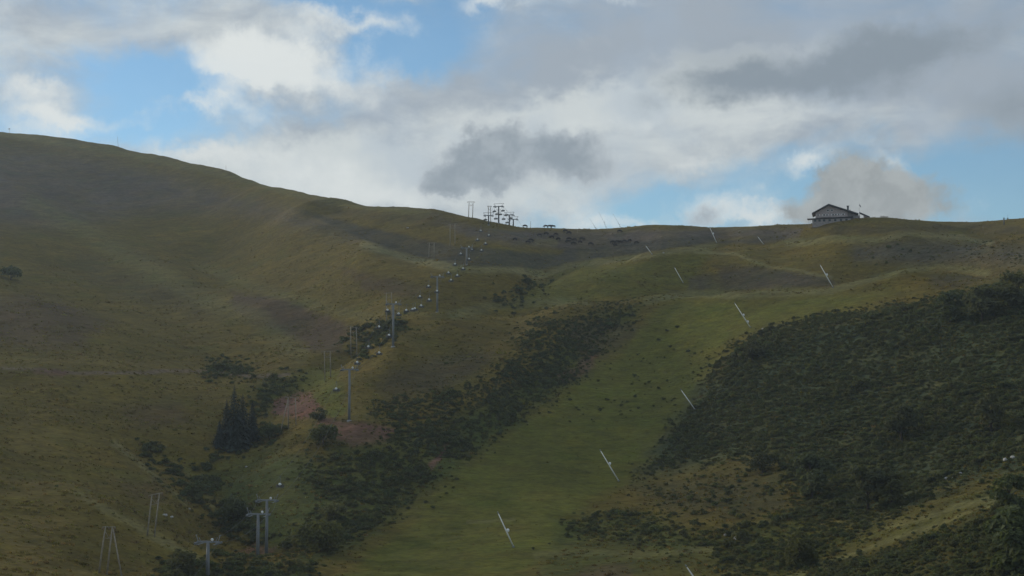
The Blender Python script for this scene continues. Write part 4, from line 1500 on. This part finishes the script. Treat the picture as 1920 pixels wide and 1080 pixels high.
# ------------------------------------------------------------------ wooden twin pole power line
PYLONS = [
    # left foot, right foot, left top, right top, label, extra strut (foot) or None, distance or None
    ((185, 1074), (200, 1077), (198, 987), (211, 987), 'timber twin pole pylon with a slanted third pole, bottom left', (230, 1078), None),
    ((276, 1001), (289, 1010), (285, 927), (299, 924), 'leaning timber twin pole pylon behind the bottom left one', None, None),
    ((541, 802), (555, 798), (540, 744), (554, 745), 'timber twin pole pylon in front of the red earth bank', (524, 800), None),
    ((609.5, 714), (620, 708), (608, 658), (619, 658), 'timber twin pole pylon left of the tallest lift tower', None, None),
    ((658.5, 667), (669.5, 672), (657, 612), (668, 614), 'timber twin pole pylon in the dark upper gully', None, None),
    ((725, 612), (735, 614), (724.5, 549), (734, 548), 'timber twin pole pylon just left of the lift tower above the gully', None, None),
    ((804, 481), (814, 483), (805, 455), (814, 455), 'pale twin pole pylon above the curved dry crest', None, None),
    ((844, 460), (853, 461), (844, 420), (853, 419), 'faint twin pole pylon under the left end of the lift skyline group', None, None),
    ((878.5, 409), (886, 411), (879.5, 378), (887, 378), 'dark twin pole pylon standing alone on the skyline left of the lift', None, 741),
    ((915.3, 424), (920, 425), (915.8, 386), (920, 386), 'dark twin pole pylon on the skyline right behind the leftmost lift tower', None, 735),
]
for i, (lf, rf, lt, rt, lab, strut, dist) in enumerate(PYLONS):
    if dist:
        p = at((lf[0] + rf[0]) / 2, dist)
    else:
        p = hit((lf[0] + rf[0]) / 2, (lf[1] + rf[1]) / 2)
    D = math.hypot(p.x, p.y)
    t = thing('power_pylon', lab, 'pylon', p, 0, 'timber power line pylons')
    tops = []
    for j, (f, u) in enumerate(((lf, lt), (rf, rt))):
        a = aim(f[0], f[1], D); a.z = ground(a.x, a.y)
        b = aim(u[0], u[1], D)
        r = 0.15 if D < 500 else 0.17
        MB().tube([a - p - Vector((0, 0, .5)), (a + b) / 2 - p, b - p], [r * 1.15, r, r * .8], 8).build('pole', M_WOOD, t)
        tops.append(b - p)
    l, r_ = tops
    ext = (r_ - l) * 0.45
    zc = Vector((0, 0, -0.12))
    cr = MB(); cr.tube([l - ext + zc, r_ + ext + zc], .09, 6); cr.build('crossarm', M_WOOD, t)
    h = (l + r_) / 2
    L = (p + h).z - p.z
    br = MB()
    drop = Vector((0, 0, -min(2.2, L * .3)))
    br.tube([l + drop * .45, (l + r_) / 2 + drop], .05, 5)
    br.tube([r_ + drop * .45, (l + r_) / 2 + drop], .05, 5)
    br.tube([l + drop, r_ + drop], .06, 5)
    br.build('cross_brace', M_WOOD, t)
    for f in (-0.40, 0.5, 1.40):
        q = l + (r_ - l) * f
        MB().tube([q + Vector((0, 0, -.15)), q + Vector((0, 0, -.4)), q + Vector((0, 0, -.75))], [.05, .11, .06], 8).build('insulator', M_CERAM, t)
    if strut:
        a = aim(strut[0], strut[1], D - 2); a.z = ground(a.x, a.y)
        src_top = r_ if strut[0] > rf[0] else l
        MB().tube([a - p - Vector((0, 0, .4)), src_top + Vector((.1, 0, -.4))], [.16, .12], 8).build('strut_pole', M_WOOD, t)

# ------------------------------------------------------------------ chalet on the skyline
M_TIMBER = mat('grey_larch_boards', (0.44, 0.36, 0.335), 0.85, 0.25, 1.5, bump=0.3)
M_ROOFING = mat('dark_roof_sheet', (0.085, 0.082, 0.088), 0.7, 0.2, 1.0, bump=0.2)
M_STONE = mat('rendered_stone', (0.34, 0.30, 0.285), 0.9, 0.25, 1.2, bump=0.3)
M_GLASS = mat('window_glass', (0.05, 0.06, 0.07), 0.08, 0.1, 1.0)
M_SHUT = mat('pale_shutter', (0.80, 0.77, 0.72), 0.7, 0.1, 3.0)
cp = at(1527, 706)
S_ = 706 / F_PX                                       # metres per surveyed unit at the chalet
cp.z = aim(1527, 416.5, 706).z
ch = thing('chalet', 'timber chalet with wide gable roof standing on the skyline at right', 'house', cp, R(-14))


def cx(px): return (px - 1527) * S_
def cz(py): return (416.5 - py) * S_


ax_, az_ = cx(1554.4), cz(385.6)
lx, lz = cx(1525.5), cz(401.0)
rx_, rz_ = cx(1605), cz(403.8)
wl, wr = cx(1530.5), cx(1588)
DEP = 13.0


def roof_at(x):
    return lz + (az_ - lz) * (x - lx) / (ax_ - lx) if x < ax_ else az_ + (rz_ - az_) * (x - ax_) / (rx_ - ax_)


MB().prism([(wl, -3.0), (wr, -3.0), (wr, roof_at(wr) - .25), (ax_, az_ - .25), (wl, roof_at(wl) - .25)], 0, DEP).build('gable_wall', M_TIMBER, ch)
th = .5
rl = MB().prism([(lx - .4, lz - .2), (ax_, az_ - .02), (ax_, az_ + th), (lx - .4, lz + th - .2)], -1.5, DEP + 1)
ro = rl.build('roof', M_ROOFING, ch)
MB().prism([(ax_ + .003, az_ - .02), (rx_ + .6, rz_ - .22), (rx_ + .6, rz_ + th - .22), (ax_ + .003, az_ + th)], -1.5, DEP + 1).build('roof', M_ROOFING, ch)
MB().prism([(wr + .01, -3), (rx_ + 1.0, -3), (rx_ + 1.0, rz_ - .7), (wr + .01, roof_at(wr) - .35)], 1.2, DEP - .5).build('side_wing', M_STONE, ch)
ck = MB(); ck.box((cx(1588.5), 5, cz(391) - .4), (.9, .9, 3.2)); ck.box((cx(1588.5), 5, cz(391) + 1.3), (1.3, 1.3, .22)); ck.build('chimney', M_DARKST, ro)


def win(px, py, w, h, shut=False):
    x, z = cx(px), cz(py)
    f = MB()
    f.box((x, -.04, z + h / 2 + .06), (w + .24, .14, .12)); f.box((x, -.04, z - h / 2 - .06), (w + .24, .14, .12))
    for s in (-1, 1):
        f.box((x + s * (w / 2 + .06), -.04, z), (.12, .14, h))
    o = f.build('window', M_SHUT, ch)
    MB().box((x, .0, z), (w, .05, h)).build('pane', M_GLASS, o)
    if shut:
        for s in (-1, 1):
            MB().box((x + s * (w / 2 + .12 + w * .25), -.06, z), (w * .5, .06, h)).build('shutter', M_SHUT, o)
    return o


for q in (1552.8, 1560.0):
    win(q, 395.4, .85, .8)
for q, w, sh in ((1535, 1.0, True), (1546, 1.2, True), (1551, 1.0, True), (1562, 1.1, True), (1567, .9, True), (1572, .9, True), (1580, 1.0, True)):
    win(q, 404.8, w * .75, 1.25, sh)
rail = MB()
bz = cz(408.6)
rail.box((cx(1559), -1.0, bz), (cx(1587) - cx(1530), 1.6, .16))
balc = rail.build('balcony', M_TIMBER, ch)
rr = MB()
rr.box((cx(1559), -1.76, bz + .95), (cx(1587) - cx(1530), .1, .12))
rr.box((cx(1559), -1.76, bz + .5), (cx(1587) - cx(1530), .05, .5))
rr.build('railing', M_TIMBER, balc)
pr = MB()
pz = cz(411.8)
pr.prism([(cx(1516), pz - .25), (cx(1598), pz + .35), (cx(1598), pz + .6), (cx(1516), pz + .05)], -4.6, -.05)
pr.build('terrace_roof', M_ROOFING, ch)
MB().box(((cx(1522) + cx(1596)) / 2, -2.0, pz / 2 - 1.6), (cx(1596) - cx(1522) - 1.5, 3.8, pz + 2.7)).build('ground_floor', M_STONE, ch)
for q in (1519, 1522.5):
    MB().tube([(cx(q), -4.2, -3.0), (cx(q), -4.2, pz - .2)], .11, 6).build('terrace_post', M_TIMBER, ch)
for q in (1530, 1538, 1546, 1556, 1566, 1576, 1586):
    x = cx(q)
    MB().box((x, -3.93, pz - 1.0), (1.1, .06, 1.0)).build('terrace_window', M_GLASS, ch)

# flagpole and flag beside the chalet
fp = at(1613, 712)
t = thing('flagpole', 'thin flagpole with a small dark flag right of the chalet', 'flagpole', fp)
ztop = aim(1613, 381.5, 712).z - fp.z
MB().tube([(0, 0, -.5), (0, 0, ztop)], [.07, .035], 6).build('pole', M_STEEL, t)
fl = MB()
N = 7
fv = []
for a in range(N):
    for b in range(4):
        u = a / (N - 1); v = b / 3
        fv.append((.05 + u * .75 + .12 * v, .14 * math.sin(u * 6 + v), ztop - .1 - v * .9 - u * 1.3))
ff = [(a * 4 + b, (a + 1) * 4 + b, (a + 1) * 4 + b + 1, a * 4 + b + 1) for a in range(N - 1) for b in range(3)]
fl.add(fv, ff, True)
fl.add([(x, y + .012, z) for x, y, z in fv], [tuple(reversed(f)) for f in ff], True)
fl.build('flag', mat('navy_flag_cloth', (0.05, 0.06, 0.10), 0.8, 0.2, 3.0), t)

# lean-to shelter right of the chalet
sp = at(1623, 712)
t = thing('terrace_shelter', 'low dark sloping shelter roof right of the chalet', 'shelter', sp, R(-15))
k = 712 / F_PX
MB().prism([(-9.2 * k, 9.3 * k), (9 * k, .6 * k), (9 * k, 1.8 * k), (-9.2 * k, 10.6 * k)], -2.5, 3.0).build('roof', M_ROOFING, t)
MB().prism([(-1.5 * k, -1.0), (8 * k, -1.0), (8 * k, .6 * k), (-1.5 * k, 5.0 * k)], -1.8, 2.4).build('wall', M_TIMBER, t)
for s in (-8.8, -2.5):
    MB().tube([(s * k, -2.2, -1.0), (s * k, -2.2, (9.0 if s < -5 else 5.8) * k)], .1, 6).build('post', M_TIMBER, t)

# conifer, sign and furniture along the same skyline
p = at(1595.5, 722)
spruce_tree('small_conifer', 'small dark conifer peeping over the side roof of the chalet', p, max(3.0, aim(1595.5, 392.5, 722).z - p.z), 3.2, 77)


def furniture(px, D, lab):
    p = at(px, D)
    t = thing('picnic_table', lab, 'picnic table', p, R(10))
    MB().box((0, 0, .78), (2.0, .8, .08)).build('table_top', M_WOOD, t)
    for s in (-1, 1):
        MB().box((0, s * .75, .45), (2.0, .3, .07)).build('bench', M_WOOD, t)
        MB().tube([(s * .7, -.8, -.2), (s * .7, 0, .75)], .06, 5).build('leg', M_WOOD, t)
        MB().tube([(s * .7, .8, -.2), (s * .7, 0, .75)], .06, 5).build('leg', M_WOOD, t)


furniture(1656, 709, 'dark picnic table on the grass right of the chalet, nearer the chalet')
furniture(1663, 711, 'dark picnic table on the grass right of the chalet, farther from the chalet')

p = at(1501, 706)
t = thing('signpost', 'small dark signpost on the skyline just left of the chalet', 'signpost', p)
MB().tube([(0, 0, -.5), (0, 0, 1.9)], .07, 6).build('post', M_WOOD, t)
for s, z in ((-.35, 1.75), (.35, 1.45)):
    MB().box((s, -.08, z), (.85, .05, .24)).build('board', M_WOOD, t)
p = at(1492, 706)
o = link('shrub', LONE[0]); o.location = p; o.scale = (1.1, 1.0, .8)
tag(o, 'low dark shrub on the skyline left of the chalet signpost', 'shrub')

# weather mast at the right end of the skyline
p = at(1884.5, 702)
t = thing('weather_mast', 'dark mast with side arm and round instrument on the right skyline', 'mast', p)
k = 702 / F_PX
MB().tube([(0, 0, -.5), (0, 0, 12.5 * k)], .28, 10).build('post', M_DARKST, t)
MB().tube([(0, 0, 10.5 * k), (3.5 * k, 0, 10.6 * k), (6.8 * k, 0, 11 * k)], .06, 6).build('arm', M_DARKST, t)
MB().ball((7 * k, 0, 11 * k), (.34, .34, .42), 10, 6).build('instrument', M_DARKST, t)
MB().tube([(7 * k, 0, 11 * k), (7 * k, 0, 18.5 * k)], [.05, .03], 5).build('antenna', M_DARKST, t)


def marker(px, ybase, ytop, D, lab, lean=0.0, name='marker_pole', sign=False):
    p = at(px, D)
    h = (ybase - ytop) * D / F_PX
    t = thing(name, lab, 'pole', p)
    MB().tube([(0, 0, -.5), (lean * h, 0, h)], [.11, .08], 6).build('pole', M_WOOD, t)
    if sign:
        MB().box((lean * h, -.1, h - .3), (1.5, .08, .7)).build('board', M_WOOD, t)
    else:
        MB().tube([(lean * h, 0, h), (lean * h * 1.02, 0, h + .12)], .12, 6).build('cap', M_DARKST, t)


marker(217.5, 279, 261, crest(217.5), 'thin leaning pole on the left skyline', -0.12)
marker(421, 321, 312, crest(421), 'short post on the left skyline, lower than the leaning pole')
marker(11, 246, 238, crest(11), 'tiny signpost at the left end of the skyline', 0, 'signpost', True)
marker(995, 431, 419, 742, 'thin stake on the skyline between the lift towers and the cows')
marker(1845, 421, 414, 703, 'short stake on the right skyline before the weather mast')
marker(1082.5, 441, 433, 726, 'dark upright stake among the grazing cows', 0.03)

# ------------------------------------------------------------------ cattle
M_COW = mat('dark_cow_hide', (0.055, 0.042, 0.035), 0.8, 0.35, 2.0, per_object=0.3)


def cow_mesh(name, grazing):
    v = [(-1.0, 0, 1.18), (-.55, 0, 1.15), (0, 0, 1.12), (.5, 0, 1.15), (.85, 0, 1.22)]          # rump to withers
    r = [(.3, .36), (.38, .44), (.42, .48), (.40, .47), (.3, .38)]
    e = [(0, 1), (1, 2), (2, 3), (3, 4)]
    neck = [(1.15, 0, .95), (1.32, 0, .55), (1.42, 0, .22)] if grazing else [(1.15, 0, 1.35), (1.38, 0, 1.45), (1.68, 0, 1.28)]
    o = len(v)
    v += neck; r += [(.19, .22), (.15, .16), (.09, .1)]
    e += [(4, o), (o, o + 1), (o + 1, o + 2)]
    for sx, hip in ((-.85, 0), (.72, 4)):
        for s in (-1, 1):
            o = len(v)
            back = -.1 if sx < 0 else .0
            v += [(sx, s * .2, .82), (sx + back, s * .2, .45), (sx + .02, s * .2, .0)]
            r += [(.19, .18), (.11, .11), (.10, .10)]
            e += [(hip, o), (o, o + 1), (o + 1, o + 2)]
    o = len(v)
    v += [(-1.2, 0, 1.12), (-1.24, 0, .5)]; r += [(.05, .05), (.035, .035)]
    e += [(0, o), (o, o + 1)]
    me = bpy.data.meshes.new('skeleton')
    me.from_pydata(v, e, [])
    ob = bpy.data.objects.new('skeleton', me)
    scene.collection.objects.link(ob)
    ob.modifiers.new('skin', 'SKIN')
    sv = me.skin_vertices[0].data
    for i, rr in enumerate(r):
        sv[i].radius = rr
    sv[2].use_root = True
    sb = ob.modifiers.new('sub', 'SUBSURF'); sb.levels = 1; sb.render_levels = 1
    dg = bpy.context.evaluated_depsgraph_get()
    dg.update()
    out = bpy.data.meshes.new_from_object(ob.evaluated_get(dg))
    out.name = name
    bpy.data.objects.remove(ob)
    # ears and horns
    b = MB()
    hx, hz = (1.34, .52) if grazing else (1.42, 1.52)
    for s in (-1, 1):
        b.ball((hx, s * .2, hz), (.05, .13, .07), 6, 4)
        b.tube([(hx + .02, s * .08, hz + .08), (hx + .02, s * .2, hz + .2), (hx, s * .22, hz + .32)], [.03, .025, .01], 5)
    import bmesh
    bm = bmesh.new(); bm.from_mesh(out)
    t2 = bpy.data.meshes.new('ears'); t2.from_pydata(b.v, [], b.f)
    bm.from_mesh(t2)
    bm.to_mesh(out); bm.free()
    out.materials.clear(); out.materials.append(M_COW)
    out.polygons.foreach_set('use_smooth', [True] * len(out.polygons))
    return out


COWS = [cow_mesh('cow_body', True), cow_mesh('cow_body', False)]
rng_c = random.Random(4)


def cow(p, rz, pose, lab):
    o = link('cow', COWS[pose])
    o.location = p
    o.rotation_euler = (0, 0, rz)
    k = rng_c.uniform(1.0, 1.18)
    o.scale = (k, k, k)
    tag(o, lab, 'cow', 'cows near the skyline')


for (px, rz, pose, lab) in ((984.4, 0.1, 0, 'dark cow on the skyline right of the last lift tower'), (1023.4, 3.0, 0, 'dark cow on the skyline, left of the three standing together'),
                            (1031.0, 0.2, 1, 'dark cow on the skyline, middle of the three standing together'), (1037.5, 3.2, 0, 'dark cow on the skyline, right of the three standing together')):
    cow(at(px, crest(px)), rz, pose, lab)
herd = sorted([(1060, 436), (1066.5, 440), (1042, 442), (1024, 441), (1012, 444), (965.4, 452), (989.8, 457), (995.5, 454), (1034.5, 448), (1046.7, 452), (1067, 451), (1065, 456), (1077, 453),
               (1075, 460), (1087.5, 456), (1091, 451), (1107.6, 460), (1153.6, 463), (1157.7, 456), (1149, 458), (1163, 457), (1171, 456), (1180.7, 454), (1193, 457.5), (1161.8, 436.5)])
for i, (px, py) in enumerate(herd):
    lab = 'dark cow grazing on the slope below the skyline, %s from the left' % ('first' if i == 0 else ordn[i])
    cow(hit(px, py, 560), rng_c.choice([0, 3.14]) + rng_c.uniform(-.7, .7), 0 if rng_c.random() < .7 else 1, lab)

# ------------------------------------------------------------------ pale rocks
def rock_mesh(seed):
    rng = np.random.default_rng(seed)
    b = MB(); b.ball((0, 0, 0), (1, .8, .6), 12, 8)
    v = np.array(b.v)
    k = rng.normal(size=(6, 3)); k /= np.linalg.norm(k, axis=1)[:, None]
    d = (v @ k.T)
    v = v * (1 + .18 * np.sin(3.1 * d[:, :1] + 1) + .14 * np.sin(5.3 * d[:, 1:2]) + .08 * np.sin(9 * d[:, 2:3]))
    b.v = [tuple(p) for p in v]; b.s = [False] * len(b.s)
    return b.mesh('rock', M_ROCK)


ROCKS = [rock_mesh(i) for i in range(4)]
for i, (px, py, sz, lab) in enumerate([
    (1775, 899, 8, 'pale rock in the right hand scrub, leftmost of a row of three'), (1789, 895, 9, 'pale rock in the right hand scrub, middle of a row of three'), (1800, 889, 7, 'pale rock in the right hand scrub, right end of a row of three'),
    (1885, 864, 10, 'pale rock near the right frame edge above the ledge, left of two'), (1899, 859, 8, 'pale rock near the right frame edge above the ledge, right of two'),
    (1361, 1005, 8, 'pale rock under the lower scrub fringe, left of the pair'), (1379, 1011, 10, 'pale rock under the lower scrub fringe, right of the pair'),
    (310, 968, 9, 'pale rock on the slope behind the leaning pylon, left of two'), (322, 971, 7, 'pale rock on the slope behind the leaning pylon, right of two'),
    (1430, 618, 5, 'small white rock at the top edge of the scrub beside the highest piste lance'), (462, 876, 5, 'small white rock on the bank below the spruce clump'),
    (355, 955, 5, 'small white rock by the stream gully'), (764.5, 428, 4, 'tiny white rock high on the slope left of the skyline pylon'),
    (1244, 475, 4, 'tiny white rock on the crest above the piste'), (1690, 953, 6, 'pale stone beside the grassy ledge at right'),
]):
    p = hit(px, py)
    o = link('rock', ROCKS[i % 4])
    k = px_size(p, sz) / 2
    o.location = p + Vector((0, 0, k * .3)); o.scale = (k, k, k); o.rotation_euler = (0, 0, i * 1.3)
    tag(o, lab, 'rock', 'pale rocks on the hillside')

# ------------------------------------------------------------------ evening air
HAZE_DENSITY = 0.00012


def build_haze():
    zmax = 300.0
    x, y0, y1, z0 = 15500.0, -15500.0, 15500.0, -460.0
    v = [(sx * x, yy, zz) for zz in (z0, zmax) for yy in (y0, y1) for sx in (-1, 1)]
    f = [(0, 2, 3, 1), (4, 5, 7, 6), (0, 1, 5, 4), (2, 6, 7, 3), (0, 4, 6, 2), (1, 3, 7, 5)]
    me = bpy.data.meshes.new('haze')
    me.from_pydata(v, [], f)
    ob = bpy.data.objects.new('haze', me)
    scene.collection.objects.link(ob)
    m = bpy.data.materials.new('haze_air')
    m.use_nodes = True
    nt = m.node_tree
    nt.nodes.clear()
    out = nt.nodes.new('ShaderNodeOutputMaterial')
    vol = nt.nodes.new('ShaderNodeVolumePrincipled')
    vol.inputs['Color'].default_value = (0.74, 0.88, 1.0, 1)
    vol.inputs['Density'].default_value = HAZE_DENSITY
    vol.inputs['Anisotropy'].default_value = 0.25
    nt.links.new(vol.outputs[0], out.inputs['Volume'])
    me.materials.append(m)
    ob['kind'] = 'stuff'
    ob['label'] = 'thin pale evening haze over the hillside'
    ob['category'] = 'haze'


build_haze()
